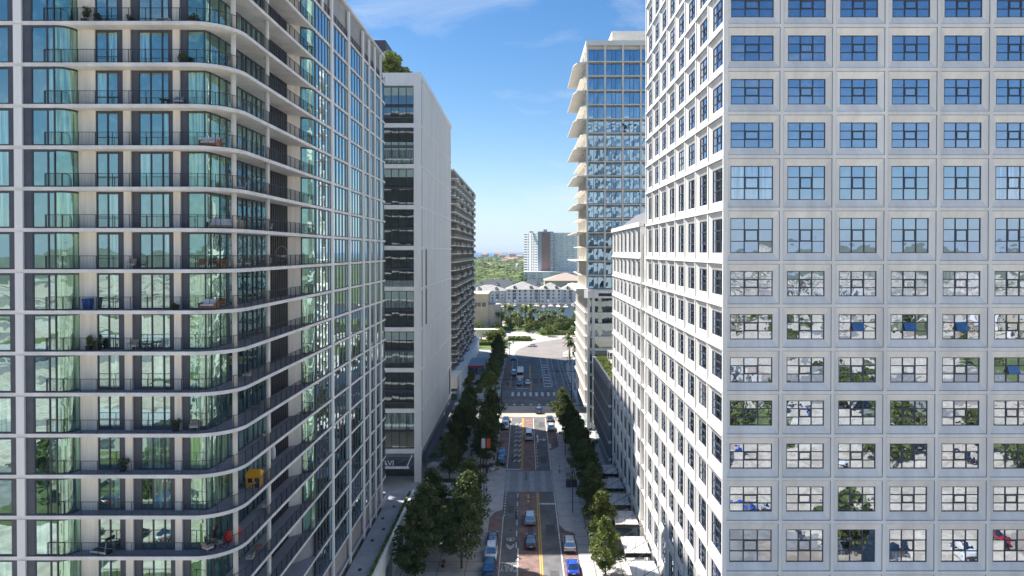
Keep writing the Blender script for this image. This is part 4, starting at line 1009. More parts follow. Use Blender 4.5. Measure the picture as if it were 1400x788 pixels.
# ================================================================== DARK BALCONY TOWER (centre left)
B3X, B3Y, B3E = -25.6, 225.0, 318.0
b3 = thing("dark_balcony_tower", "brown-grey tower of jagged staggered balconies behind the fluted block", "apartment tower", (B3X, B3Y, 0))
mb = MB(); mb.box(-70, B3X-1.2, B3Y, B3E, 6.0, 75.5); P("core_wall", mb, [mat("taupe_wall", (0.15,0.14,0.125), 0.8)], par=b3)
mb = MB(); mb.box(-72, B3X+1.4, B3Y-1, B3E+1.5, 75.6, 76.1); P("roof_slab", mb, [M["slab"]], par=b3)
mb = MB(); mb.box(-69, B3X+3.5, B3Y+1, B3E-2, 0.1, 6.0); P("podium_wall", mb, [M["flute"]], par=b3)
mb = MB(); mb.box(-69, B3X+3.7, B3Y+.8, B3E-1.8, 6.0, 6.9); P("podium_parapet", mb, [M["flute"]], par=b3)
bal = []
for v in range(3):
    mb = MB(); d = (1.9, 2.9, 2.3)[v]; s_ = (.0, .6, -.5)[v]
    mb.prism([(-1.2,0),(d*.75+s_*.3,0.3),(d,3.2+s_),(d*.8,7.2),(-1.2,7.6)], -.16, .16, 0)
    mb.face([(d*.75+s_*.3,0.35,.16),(d,3.2+s_,.16),(d,3.2+s_,1.2),(d*.75+s_*.3,.35,1.2)], 1); mb.face([(d,3.2+s_,.16),(d*.8,7.2,.16),(d*.8,7.2,1.2),(d,3.2+s_,1.2)], 1)
    mb.face([(-1.2,.25,.16),(d*.75,.3,.16),(d*.75,.3,1.2),(-1.2,.25,1.2)],1)
    if v != 1: mb.box(-1.2, d*.5, 7.25, 7.5, .16, 2.9, 2)
    bal.append(mb.mesh("balcony", [M["slab"], mat("screen_mesh", (0.16,0.17,0.18), 0.5, var=.3), mat("tan_fin", (0.36,0.31,0.25), 0.8)]))
for f_ in range(24):
    z = 7.0 + 2.87*f_
    for b in range(11):
        part("balcony", bal[(f_*2 + b*5 + (f_*b) % 3) % 3], b3, (B3X-.2, B3Y + .3 + b*8.4, z), world=True)
mb = MB()
for f_ in range(24):
    for b in range(11): mb.box(B3X-1.2, B3X-1.12, B3Y+1.5+b*8.4, B3Y+6.6+b*8.4, 7.3+2.87*f_, 9.5+2.87*f_)
P("balcony_doors", mb, [M["gdark"]], par=b3, kind="stuff")
t = thing("street_kiosk", "dark pavement restaurant pavilion with a pale roof and red fascia beside the balcony tower", "pavilion", (-18.5, 262, .15))
a = MB(); a.prism([(-3.5,-8),(2.6,-8),(2.6,10),(-3.5,10)], 3.6, 3.9); part("roof", a.mesh("roof", [mat("blue_grey_roof", (0.28,0.34,0.42), 0.7)]), t)
a = MB(); a.box(-3.4,2.5,-8.06,-8.0,3.0,3.6); part("fascia", a.mesh("fascia", [M["red"]]), t)
a = MB()
for x_ in (-3.2,-.4,2.3):
    for y_ in (-7.7,9.5): a.box(x_-.12,x_+.12,y_-.12,y_+.12,0,3.6)
part("post", a.mesh("post", [M["black"]]), t); a = MB(); a.box(-3,-2.8,-7,9,0,3.5); part("rear_wall", a.mesh("rear_wall", [M["gdark"]]), t)
hedge("podium_hedge", "clipped green hedge running beside the balcony tower pavement", -16.6, -14.6, 222, 250, .15, 1.3, 1500, .3, "leaf2", 12)
t = thing("low_pavilion", "small pale concrete pavilion on the corner past the fluted block", "pavilion", (-23.5, 210, .15))
a = MB(); a.box(-5,2.0,-2,6,4.4,8.2); part("upper_wall", a.mesh("upper_wall", [M["beige"]]), t)
a = MB(); a.box(-4.8,1.8,-1.6,5.8,0,4.4); part("shopfront", a.mesh("shopfront", [M["gdark"]]), t)
# ================================================================== TREES
def tree_meshes(seed, h, rad, base, n=3400, leafs=0.2, shape="cone", m="leaf"):
    rnd = random.Random(seed); tr = MB(); cr = MB()
    pts = [(0,0,0)]; x = y = 0
    for k in range(1, 6):
        x += rnd.gauss(0, .08); y += rnd.gauss(0, .08); pts.append((x, y, h*0.88*k/5))
    for k in range(5): tr.tube(pts[k], pts[k+1], 0.16*(1-k/6), 0.16*(1-(k+1)/6), n=7, cap=False)
    def rad_at(u):
        if shape == "cone": return rad * (0.35 + 1.5*u if u < .28 else (0.77 + .23*math.sin((u-.28)*6)) * (1-(u-.28)/.72)**0.75 + .06)
        return rad * math.sqrt(max(0.03, 1-(2*u-1)**2))
    cl = []
    for k in range(84):
        u = rnd.random()**0.9; a = rnd.uniform(0, 6.283); q = rad_at(u) * rnd.uniform(.35, 1.0) * (1 + .18*math.sin(3*a+seed))
        c = (q*math.cos(a), q*math.sin(a), base + (h-base)*u); cl.append(c)
        if k % 3 == 0: 
            z0 = max(base*.7, c[2]-q*.8); tr.tube((0,0,z0), c, .06, .02, n=4, cap=False)
    for c in cl:
        s_ = rnd.uniform(.3, .75) * rad*.38
        leafball(cr, c, s_*1.15, s_*1.15, s_*.8, n//84, leafs, rnd)
    return tr.mesh("trunk", [M["bark"]]), cr.mesh("crown", [M[m]])
oak = [tree_meshes(i+1, 9.6, 3.7, 1.8, 6200, .19) for i in range(4)]
oakb = [tree_meshes(i+11, 9.4, 3.5, 1.4, 6400, .19, m="leaf2") for i in range(2)]
broad = [tree_meshes(i+21, 7.5, 3.6, 1.8, 1900, .34, shape="round", m="leaf2") for i in range(3)]
tcount = [0]; rnd_ = random.Random(77)
def put_tree(x, y, label, group, kind=None, s=1.0, z=0.15, name="street_tree"):
    k = tcount[0]; tcount[0] += 1
    src = (kind or oak); me = src[k % len(src)]
    t = thing(name, label, "tree", (x, y, z), random.uniform(0, 6.28), group); t.scale = (s, s, s*random.uniform(.95, 1.08))
    part("trunk", me[0], t); part("crown", me[1], t); return t
ordn = "nearest second third fourth fifth sixth seventh eighth ninth tenth eleventh twelfth thirteenth".split()
G = "street trees in rows along the pavements"
for k, (x, y, s) in enumerate([(11.9, 97, .86), (12.4, 106.5, .93), (12.0, 116, .95), (12.2, 124, 1.0), (12.0, 132, 1.0), (12.3, 140, 1.03), (12.0, 149, 1.0), (11.6, 158, 1.0), (11.3, 167, .95), (10.8, 177, .92), (10.6, 187, .92)]):
    put_tree(x, y, "%s tree of the row on the right pavement beside the white wing" % ordn[k], G, oakb if k in (0, 1, 10) else None, s)
for k, (x, y, s) in enumerate([(-9.6, 99, 1.12), (-9.4, 107, 1.15), (-9.7, 115.5, 1.08), (-9.3, 146, 1.0), (-9.4, 155, 1.05), (-9.2, 164, 1.0), (-9.4, 173, 1.05), (-9.2, 182, .95), (-11.0, 209, 1.0)]):
    put_tree(x, y, "%s tree of the kerbside row on the left pavement" % ordn[k], G, oakb if k == 8 else None, s)
for k, (x, y, s) in enumerate([(-16.0, 95, 1.1), (-15.6, 103, 1.15), (-15.8, 112, 1.1), (-15.8, 137, 1.0), (-16.0, 148, 1.0), (-15.6, 157.5, 1.05), (-15.6, 167, 1.0), (-15.8, 176.5, 1.0), (-15.4, 185, .9), (-17.5, 211, .9)]):
    put_tree(x, y, "%s tree of the inner left row between kerb trees and buildings" % ordn[k], G, None, s)
for k, (x, y, s) in enumerate([(-11.4, 232, 1.0), (-11.0, 242, 1.05), (-11.2, 252, 1.0), (-11.0, 262, 1.05), (-11.3, 272, 1.05), (-11.5, 283, 1.1), (-12.0, 295, 1.1)]):
    put_tree(x, y, "%s tree of the left row past the crossing, beside the pavement restaurant" % ordn[k], G, None, s)
for k, (x, y, s) in enumerate([(20.6, 216, .9), (21.4, 238, 1.0), (21.8, 262, 1.0), (22.5, 280, .9)]):
    put_tree(x, y, "%s tree right of the tram rails past the crossing" % ordn[k], G, None, s)
# iron tree grates
for k in range(40):
    if k >= 26: put_tree(rnd_.uniform(29, 58), rnd_.uniform(306, 334), "round tree on the lawn right of the curved road near the cream tower", "bushy trees of the waterfront park", broad, rnd_.uniform(.5, .8), 0.3, "park_tree"); continue
    x, y = (rnd_.uniform(-30, -9), rnd_.uniform(324, 366)) if k < 12 else (rnd_.uniform(30, 60), rnd_.uniform(378, 450))
    put_tree(x, y, "low round tree left of the curved road" if k < 12 else "round tree of the park right of the palms, beside the cream tower", "bushy trees of the waterfront park", broad, rnd_.uniform(.6, .95), 0, "park_tree")
for k, (x, y) in enumerate([(-15.8, 137), (-9.3, 146), (12.3, 140)]):
    a = MB(); a.box(-1.3, 1.3, -1.3, 1.3, 0, .02)
    solo("tree_pit", a, [M["black"]], ["dark square tree pit under the first inner left tree by the crosswalk","dark square tree pit by the kerb tree just past the left crosswalk","dark square tree pit on the right pavement by the crosswalk"][k], "tree pit", loc=(x, y, .152))
# palms
def palm_meshes(seed, h):
    rnd = random.Random(seed); tr = MB(); cr = MB(); bx, by = rnd.gauss(0,.3), rnd.gauss(0,.3)
    P_ = [(bx*(k/5)**2, by*(k/5)**2, h*k/5) for k in range(6)]
    for k in range(5): tr.tube(P_[k], P_[k+1], .26-.02*k, .24-.02*k, n=6, cap=False)
    for f in range(26):
        a = rnd.uniform(0, 6.283); el = rnd.uniform(-.5, 1.2); Ls = rnd.uniform(2.4, 3.3); p = Vector(P_[-1]); d = Vector((math.cos(a)*math.cos(el), math.sin(a)*math.cos(el), math.sin(el))); w0 = .16
        side = Vector((-math.sin(a), math.cos(a), 0))
        for s_ in range(5):
            q = p + d*(Ls/5); w1 = (.42, .5, .42, .28, .04)[s_]
            dr = Vector((0,0,-.18))
            cr.face([p, q, q + side*w1 + dr, p + side*w0 + dr]); cr.face([q, p, p - side*w0 + dr, q - side*w1 + dr]); p = q; w0 = w1
            d = (d + Vector((0,0,-.32))).normalized()
    return tr.mesh("trunk", [M["ptrunk"]]), cr.mesh("fronds", [M["palm"]])
palms = [palm_meshes(i+40, (8.5, 10, 11.5)[i % 3]) for i in range(4)]
def put_palm(x, y, label, s=1.0, z=0.0):
    me = palms[random.randrange(4)]
    t = thing("palm_tree", label, "palm tree", (x, y, z), random.uniform(0, 6.28), "waterfront palms"); t.scale = (s, s, s)
    part("trunk", me[0], t); part("fronds", me[1], t)
rnd = random.Random(5)
PL = {0: "palm in the dense clump left of the open water, behind the traffic circle planting", 1: "palm in the middle clump in front of the open water", 2: "palm in the clump right of the open water beside the cream tower"}
for i in range(24): put_palm(rnd.uniform(-16, 5)*1.0, rnd.uniform(395, 450), PL[0], rnd.uniform(.95, 1.25))
for i in range(15): put_palm(rnd.uniform(8, 24), rnd.uniform(395, 435), PL[1], rnd.uniform(.85, 1.05))
for i in range(18): put_palm(rnd.uniform(30, 50), rnd.uniform(390, 448), PL[2], rnd.uniform(.9, 1.2))
put_palm(18.9, 277, "tall palm standing on the right pavement at the end of the shaded street", 1.1, .15)
put_palm(20.0, 300, "palm at the right edge of the curved road", 1.0)
for k in range(120):
    x = rnd.uniform(-32, 62); y = rnd.uniform(368, 454)
    if -10 < x < 34 and y < 388 and k % 5: continue
    put_tree(x, y, "low bushy tree of the waterfront park among the palms", "bushy trees of the waterfront park", broad, rnd.uniform(.5, .85), 0, "park_tree")

# ================================================================== FAR THINGS
def far_box(mb, x0, x1, y0, y1, z0, z1, m=0): mb.box(x0, x1, y0, y1, z0, z1, m)
# hotel tower
HY = 1050.0; hx = lambda p: gx(p, HY); hz = lambda p: 48 + (344 - p) * HY / 900
ht = thing("waterfront_hotel", "tall white hotel tower with a brown brick centre strip across the water", "hotel tower", (hx(740), HY, 0))
PH = lambda n, mb, m, **k: part(n, mb.mesh(n, m), ht, world=True, **k)
z1, z0 = hz(318), hz(384)
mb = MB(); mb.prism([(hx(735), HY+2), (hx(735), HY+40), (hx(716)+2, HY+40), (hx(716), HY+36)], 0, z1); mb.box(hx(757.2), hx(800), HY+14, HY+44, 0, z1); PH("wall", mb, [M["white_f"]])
mb = MB(); mb.box(hx(735), hx(740.5), HY, HY+30, 0, z1+1.5); mb.box(hx(740.5), hx(752.3), HY+2, HY+30, 0, z1+1.5); mb.box(hx(752.3), hx(756.5), HY, HY+30, 0, z1+1.5); PH("grey_wall", mb, [M["lav"]])
mb = MB(); mb.box(hx(740.7), hx(752.1), HY+.5, HY+2, hz(370), z1); PH("brick_strip", mb, [M["brown"]])
mb = MB(); mb.box(hx(743), hx(748), HY+5, HY+12, z1, z1+5); mb.box(hx(724), hx(729), HY+8, HY+14, z1, z1+2); PH("roof_plant", mb, [M["lav"]])
nfl = 15; fh = (z1 - hz(371)) / nfl
wn = MB(); wn.box(0, 5.2, -.25, .3, 0, 1.7); wn.box(6.2, 8.0, -.25, .3, -.9, 2.3, 1); wn.box(11.2, 13.2, -.25, .3, -.9, 2.3, 1); wn.box(14.6, 16.6, -.25, .3, -.9, 2.3, 1); wn.box(17.8, 20.6, -.25, .3, 0, 1.7)
HA = math.atan2(-34, hx(735)-hx(716)); wme = wn.mesh("window", [M["gfar"], M["lav"]])
bn = MB()
for q in (0, 9.2, 18.6, 27.6): bn.box(q+1.6, q+4.6, -1.0, 0.2, 0.2, 2.2)
bn.box(-.2, 5, -1.9, .2, -.5, .05, 1); 
for q in (7, 15, 23, 31): bn.box(q, q+1.5, -.2, .2, .4, 2.0)
for q in (9, 18.4, 27.4): bn.box(q+.2, q+6.2, -1.8, 0, -.5, .7, 1)
bme = bn.mesh("balcony", [M["gfar"], M["white_f"]])
sb_ = MB(); sb_.box(0, 4.2, -.2, .2, 0, 1.9); sme = sb_.mesh("window", [M["gfar"]])
for k in range(nfl):
    z = hz(371) + fh*(k+.25)
    ww_ = part("window", wme, ht, (hx(716)+.6, HY+35.2, z), HA, world=True); ww_.scale = (1.85, 1, 1); part("balcony", bme, ht, (hx(757.6), HY+14, z), world=True); part("window", sme, ht, (hx(752.6), HY, z), world=True)
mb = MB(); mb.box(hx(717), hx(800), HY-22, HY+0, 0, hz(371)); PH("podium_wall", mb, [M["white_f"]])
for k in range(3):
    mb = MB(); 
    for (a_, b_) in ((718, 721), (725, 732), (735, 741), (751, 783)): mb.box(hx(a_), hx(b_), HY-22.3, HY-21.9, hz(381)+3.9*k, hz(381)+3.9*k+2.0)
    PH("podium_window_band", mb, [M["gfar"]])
# hip-roofed condos along the water
def hip_block(name, label, x0, x1, y0, y1, zr, zt_, wall="white", roof="shingle", storeys=4, win=4.4, cat="apartment house", dormers=True):
    t = thing(name, label, cat, ((x0+x1)/2, y0, 0), 0, "shingled apartment houses on the far quay")
    a = MB(); a.box(x0, x1, y0, y1, 0, zr); part("wall", a.mesh("wall", [M[wall]]), t, world=True)
    a = MB(); e = 1.0; ry = (y0+y1)/2; hh = min((y1-y0)/2, (x1-x0)/2)
    A=(x0-e,y0-e,zr); B=(x1+e,y0-e,zr); C=(x1+e,y1+e,zr); D=(x0-e,y1+e,zr); E=(x0+hh,ry,zt_); F=(x1-hh,ry,zt_)
    a.face([A,B,F,E]); a.face([C,D,E,F]); a.face([B,C,F]); a.face([D,A,E]); a.face([D,C,B,A])
    part("roof", a.mesh("roof", [M[roof]]), t, world=True)
    nw = int((x1-x0)/win); sp = (x1-x0)/nw
    wm2 = MB(); wm2.box(-.9, .9, -.12, .3, 0, 1.7); wme2 = wm2.mesh("window", [M["gfar"]])
    bal2 = MB(); bal2.box(-1.5, 1.5, -.3, .3, -.4, 2.2, 0); bal2.box(-1.7, 1.7, -1.3, .1, -.6, -.35, 1); bme2 = bal2.mesh("balcony", [M["gfar"], M[wall]])
    for s_ in range(storeys):
        for k in range(nw):
            if (k % 4 == 1): part("balcony", bme2, t, (x0+sp*(k+.5), y0, 1.6+s_*(zr-.5)/storeys), world=True)
            else: part("window", wme2, t, (x0+sp*(k+.5), y0, 1.5+s_*(zr-.5)/storeys), world=True)
    if dormers:
        dm = MB(); dm.box(-1.3,1.3,-.2,3.5,0,1.8); dm.face([(-1.6,-.4,1.8),(1.6,-.4,1.8),(0,-.4,2.9)],1); dm.face([(-1.6,-.4,1.8),(0,-.4,2.9),(0,4,2.9),(-1.6,4,1.8)],1); dm.face([(1.6,-.4,1.8),(1.6,4,1.8),(0,4,2.9),(0,-.4,2.9)],1); dm.box(-.7,.7,-.25,-.21,.2,1.5,2)
        dme = dm.mesh("dormer", [M[wall], M[roof], M["gfar"]]); nd = max(2, int((x1-x0)/14))
        for k in range(nd): part("dormer", dme, t, (x0+(x1-x0)*(k+.5)/nd, y0+1.2, zr+.8), world=True)
    return t
CY = 600; cx_ = lambda p: gx(p, CY); cz_ = lambda p: 48 + (344-p)*CY/900
hip_block("quay_apartments", "pale grey apartment house with dormers at the left end of the far quay", cx_(643), cx_(690), CY+2, CY+26, cz_(398), cz_(390.5))
hip_block("quay_apartments", "long grey-white apartment house with a hipped roof in the middle of the far quay", cx_(692), cx_(737), CY, CY+28, cz_(396), cz_(386))
hip_block("quay_apartments", "apartment house with paired gables at the right of the far quay, under the hotel", cx_(738), cx_(768), CY, CY+26, cz_(396), cz_(387))
hip_block("quay_apartments", "rightmost grey apartment house of the far quay, half behind the cream tower", cx_(768.5), cx_(800), CY+3, CY+28, cz_(397), cz_(387))
hip_block("quay_apartments", "dark-roofed long house behind the left quay apartments", cx_(640), cx_(712), CY+60, CY+88, cz_(396), cz_(386.5)-.5, "white", "dshingle", 2)
hip_block("quay_apartments", "dark-roofed house behind the middle quay apartments", cx_(712), cx_(745), CY+70, CY+96, cz_(396), cz_(386), "white", "dshingle", 2)
hip_block("pavilion_hall", "broad low hall with a pinkish hipped roof in front of the hotel podium", gx(745,800), gx(805,800), 800, 850, 48-40*800/900, 48-30*800/900, "sandb", "pinkr", 2, 7, "hall", False)
# boats
def boat_mesh(L_, W_, seed):
    h = MB(); pr = []
    for t_, w_, zb in ((0,.8,.1),(.3,1,0),(.65,.85,.05),(.9,.4,.3),(1,.03,.7)):
        y = L_*(t_-.5); ww = W_/2*w_; pr.append([(-ww, y, 1.0+.25*t_), (-ww*.75, y, .35), (0, y, zb), (ww*.75, y, .35), (ww, y, 1.0+.25*t_)])
    h.loft(pr, smooth=False)
    c = MB(); c.loft([[(-W_*.32,-L_*.22,1.1),(W_*.32,-L_*.22,1.1),(W_*.26,L_*.16,1.1),(-W_*.26,L_*.16,1.1)],[(-W_*.26,-L_*.16,2.3),(W_*.26,-L_*.16,2.3),(W_*.2,L_*.06,2.3),(-W_*.2,L_*.06,2.3)]], smooth=False)
    wd = MB(); wd.loft([[(-W_*.33,-L_*.2,1.55),(W_*.33,-L_*.2,1.55),(W_*.27,L_*.14,1.55),(-W_*.27,L_*.14,1.55)],[(-W_*.31,-L_*.18,1.95),(W_*.31,-L_*.18,1.95),(W_*.25,L_*.11,1.95),(-W_*.25,L_*.11,1.95)]], smooth=False)
    return h.mesh("hull", [M["white"]]), c.mesh("cabin", [M["white"]]), wd.mesh("window", [M["gfar"]])
bts = [boat_mesh(10, 3.4, 1), boat_mesh(13, 4, 2)]
for k in range(26):
    x = -58 + k*6.2 + rnd.uniform(-.8,.8); b = bts[k % 2]
    t = thing("motor_boat", "white motor boat moored in the row along the far quay", "boat", (x, 573 + rnd.uniform(-2,4) - (12 if k % 3 == 0 else 0), 0), rnd.uniform(-.1,.1)+ (math.pi if k % 4 == 0 else 0), "boats moored along the far quay")
    for nme, me in zip(("hull","cabin","window"), b): part(nme, me, t)
for k in range(4):
    a = MB(); a.tube((0,0,1),(0,0,15),.12,.07,n=5)
    t = thing("sail_boat", "white sailing boat with a bare mast moored at the far quay", "boat", (-20+k*24, 566, 0), .05*k, "masted boats at the far quay"); part("hull", bts[0][0], t); part("mast", a.mesh("mast", [M["white"]]), t)
# beige curved building and viaduct, left middle distance
by = 395.0; bx_ = lambda p: gx(p, by); bzz = lambda p: 48 + (344-p)*by/900
t = thing("sandstone_building", "sand-coloured low building with a curved blank bay left of the water", "building", (bx_(655), by, 0))
a = MB(); a.box(bx_(630), bx_(667), by, by+30, 0, bzz(404)); part("wall", a.mesh("wall", [M["sandb"]]), t, world=True)
a = MB(); a.box(bx_(629), bx_(667.6), by-.8, by+30.5, bzz(404), bzz(402)); part("cornice", a.mesh("cornice", [M["sandb"]]), t, world=True)
a = MB(); a.prism([(bx_(667)+7.4*math.cos(R(q)) if q < 91 else bx_(667), by+9+8*math.sin(R(q))) for q in range(-90, 91, 15)] + [(bx_(667)-.5, by+17),(bx_(667)-.5,by+1)], 0, bzz(417)); part("curved_bay", a.mesh("curved_bay", [M["pave_l"]]), t, world=True)
for (a_, b_) in ((649,652),(653,657),(659,664)):
    a = MB(); a.box(bx_(a_), bx_(b_), by-.15, by+.2, bzz(419.5), bzz(414)); part("window", a.mesh("window", [M["gfar"]]), t, world=True)
vy = 350.0
t = thing("viaduct", "pale concrete viaduct wall with an arch left of the plaza", "viaduct", (gx(650,vy), vy, 0))
a = MB(); x0, x1 = gx(590,vy), gx(685,vy); zt2 = 48-(451-344)*vy/900
a.box(x0, x1, vy, vy+6, zt2-1.4, zt2)
ac, ar = gx(661,vy), 4.6
a.box(x0, ac-ar, vy, vy+6, 0, zt2-1.401); a.box(ac+ar, x1, vy, vy+6, 0, zt2-1.401)
pts = [(ac+ar*math.cos(R(q)), ar*.9*math.sin(R(q))) for q in range(0,181,20)]
for p, q in zip(pts, pts[1:]): a.face([(p[0],vy,p[1]),(p[0],vy,zt2-1.4),(q[0],vy,zt2-1.4),(q[0],vy,q[1])])
part("wall", a.mesh("wall", [M["beige"]]), t, world=True)
a = MB()
for k in range(6): a.box(x0+2+k*6, x0+2.9+k*6, vy-.35, vy, 0, zt2-1.4)
part("pilaster", a.mesh("pilaster", [M["beige"]]), t, world=True)
t = thing("white_church_tower", "small white tower with an arched top rising from the far green", "tower", (gx(707.5,1300), 1300, 0))
a = MB(); a.box(-5,5,0,10,0,18); a.tube((0,4,18),(0,4,24),4,2.2,n=8); part("shaft", a.mesh("shaft", [M["white"]]), t); a = MB(); a.box(-1.8,1.8,-.3,0,8,15); part("belfry_opening", a.mesh("belfry_opening", [M["gfar"]]), t)
# houses in the far wood
hm = MB(); hm.box(-9,9,-6,6,0,8); hmw = hm.mesh("wall", [M["sandb"]]); hr = MB(); hr.face([(-10,-7,8),(10,-7,8),(5,0,12),(-5,0,12)]); hr.face([(10,7,8),(-10,7,8),(-5,0,12),(5,0,12)]); hr.face([(10,-7,8),(10,7,8),(5,0,12)]); hr.face([(-10,7,8),(-10,-7,8),(-5,0,12)]); hrm = hr.mesh("roof", [M["terra"]])
for k, (px, py) in enumerate([(668,366),(672,366),(694,358),(699,359),(704,358),(690,361),(713,362),(663,352.5),(680,352),(711,355),(655,375),(660,384),(686,354),(700,352)]):
    Y = 43200/(py-344); s_ = max(1, Y/1900)
    t = thing("far_house", "small far house with an orange tiled roof among the distant trees", "house", (gx(px,Y), Y, 0), rnd.uniform(-.4,.4), "orange roofed houses in the far wood"); t.scale = (s_*1.1, s_, s_*1.2)
    part("wall", hmw, t); part("roof", hrm, t)
# far wood: one mass of crowns
def canopy(seed, n, xr, y0, y1, label, m):
    rr = random.Random(seed); mb = MB()
    ico = []
    for lat in (-.2, .35, .8):
        for k in range(7): a_ = 6.283*k/7 + lat; ico.append((math.cos(a_)*math.cos(lat), math.sin(a_)*math.cos(lat), math.sin(lat)))
    for _ in range(n):
        u = rr.random(); Y = 1/(1/y0 + (1/y1-1/y0)*u); lo, hi = gx(630, Y), gx(800, Y)
        X = rr.uniform(lo, hi)
        if Y < 1075 and X > gx(710, Y): continue
        s_ = rr.uniform(5, 11)*(1+Y/6000); hgt = rr.uniform(5, 11)
        i = len(mb.v); 
        for v in ico: j = 1 + rr.uniform(-.25,.25); mb.v.append((X+v[0]*s_*j, Y+v[1]*s_*j, hgt*.5 + v[2]*hgt*j))
        mb.v.append((X, Y, hgt*1.5))
        for r_ in range(2):
            for k in range(7):
                q = (k+1)%7; mb.f.append((i+r_*7+k, i+r_*7+q, i+(r_+1)*7+q, i+(r_+1)*7+k)); mb.m.append(0); mb.sm.append(False)
        for k in range(7): mb.f.append((i+14+k, i+14+(k+1)%7, i+21)); mb.m.append(0); mb.sm.append(False)
    stuff("far_wood", mb.mesh("far_wood", [M[m]]), label, "wood")
M["wood1"] = mat("far_crowns", (0.10,0.15,0.045), 0.9, col2=(0.035,0.065,0.02), vscale=.03)
M["wood2"] = mat("far_crowns_light", (0.19,0.23,0.07), 0.9, col2=(0.09,0.12,0.04), vscale=.05)
canopy(3, 3600, 0, 700, 4900, "dark green wood stretching from the quay to the bay", "wood1")
canopy(4, 1300, 0, 740, 4000, "paler yellow-green trees mixed through the far wood", "wood2")

# ================================================================== CARS
def car_meshes(L_, W_, Hh, kind, paint):
    hw = W_/2; body = MB()
    belt = .93 if kind != "van" else 1.15; 
    prof = {"sedan": [(-.5,.30,.62,.86),(-.48,.24,.82,.95),(-.3,.22,belt,1.0),(0,.22,belt,1.0),(.16,.22,belt-.02,1.0),(.42,.24,.74,.95),(.49,.28,.62,.86),(.5,.34,.52,.8)],
            "suv": [(-.5,.34,.95,.9),(-.485,.28,1.08,.97),(-.3,.26,1.08,1.0),(0,.26,1.08,1.0),(.2,.26,1.05,1.0),(.43,.28,.95,.96),(.495,.32,.82,.88),(.5,.38,.7,.84)],
            "van": [(-.5,.34,1.2,.95),(-.49,.28,1.25,.99),(-.3,.26,1.25,1.0),(0,.26,1.25,1.0),(.3,.26,1.2,1.0),(.45,.28,1.0,.96),(.5,.34,.8,.9)]}[kind]
    rings = []
    for t_, zl, zh, wf in prof:
        y = L_*t_; w_ = hw*wf; zm = zl + (zh-zl)*.55
        rings.append([(-w_*.92,y,zl),(w_*.92,y,zl),(w_,y,zl+.12),(w_,y,zm),(w_*.93,y,zh-.03),(w_*.85,y,zh),(-w_*.85,y,zh),(-w_*.93,y,zh-.03),(-w_,y,zm),(-w_,y,zl+.12)])
    body.loft(rings)
    bz_, rz_ = (belt-.02, Hh) if kind == "sedan" else ((1.06, Hh) if kind == "suv" else (1.22, Hh))
    q = {"sedan": (-.36,.20,-.20,.04), "suv": (-.47,.24,-.42,.10), "van": (-.49,.40,-.47,.26)}[kind]
    b0, b1, t0, t1 = [L_*k for k in q]; wb, wt = hw*.88, hw*.70
    Bq = [(-wb,b0,bz_),(wb,b0,bz_),(wb,b1,bz_),(-wb,b1,bz_)]; Tq = [(-wt,t0,rz_-.04),(wt,t0,rz_-.04),(wt,t1,rz_-.04),(-wt,t1,rz_-.04)]
    ws = MB(); ws.face([Bq[2],Bq[3],Tq[3],Tq[2]]); rw = MB(); rw.face([Bq[0],Bq[1],Tq[1],Tq[0]])
    sw = MB(); sw.face([Bq[1],Bq[2],Tq[2],Tq[1]]); sw2 = MB(); sw2.face([Bq[3],Bq[0],Tq[0],Tq[3]])
    rf = MB(); rf.loft([Tq, [(x*.93, y*.97, rz_+.02) for x, y, z in Tq]], smooth=True)
    for a_, b_ in ((Bq[0],Tq[0]),(Bq[1],Tq[1]),(Bq[2],Tq[2]),(Bq[3],Tq[3])): rf.tube(a_, b_, .045, n=4)
    ym = (b0+b1)/2*.9
    for sx in (-1,1): rf.tube((sx*wb, ym, bz_), (sx*wt, (t0+t1)/2, rz_-.03), .04, n=4)
    wh = MB(); wh.tube((-.11,0,0),(.11,0,0),.33,n=14); rim = MB(); rim.tube((-.125,0,0),(.125,0,0),.2,n=8)
    hl = MB(); hl.box(-.2,.2,-.02,.05,-.07,.07); tl = MB(); tl.box(-.16,.16,-.04,.02,-.09,.09)
    mr = MB(); mr.box(-.1,.1,-.06,.06,-.06,.06)
    pl = MB(); pl.box(-.26,.26,-.015,.015,-.07,.07); bu = MB(); bu.box(-hw*.86,hw*.86,-.03,.03,-.08,.08)
    gy = lambda n, mb, m: mb.mesh(n, [m])
    return dict(body=gy("body",body,paint), windscreen=gy("windscreen",ws,M["carglass"]), rear_window=gy("rear_window",rw,M["carglass"]), side_window=[gy("side_window",sw,M["carglass"]),gy("side_window",sw2,M["carglass"])],
                roof=gy("roof",rf,paint), wheel=gy("wheel",wh,M["rubber"]), rim=gy("rim",rim,M["steel"]), headlight=gy("headlight",hl,M["cush"]), tail_light=gy("tail_light",tl,M["red"]), mirror=gy("mirror",mr,paint), plate=gy("number_plate",pl,M["cush"]), bumper=gy("bumper",bu,M["lampw"]), L=L_, W=W_, kind=kind)
_paint = {}
def paint(c):
    if c not in _paint:
        m = mat("car_paint_%d" % len(_paint), c, 0.25, var=0.02, spec=0.6); m.node_tree.nodes["Principled BSDF"].inputs["Coat Weight"].default_value = 0.6; _paint[c] = m
    return _paint[c]
_cm = {}
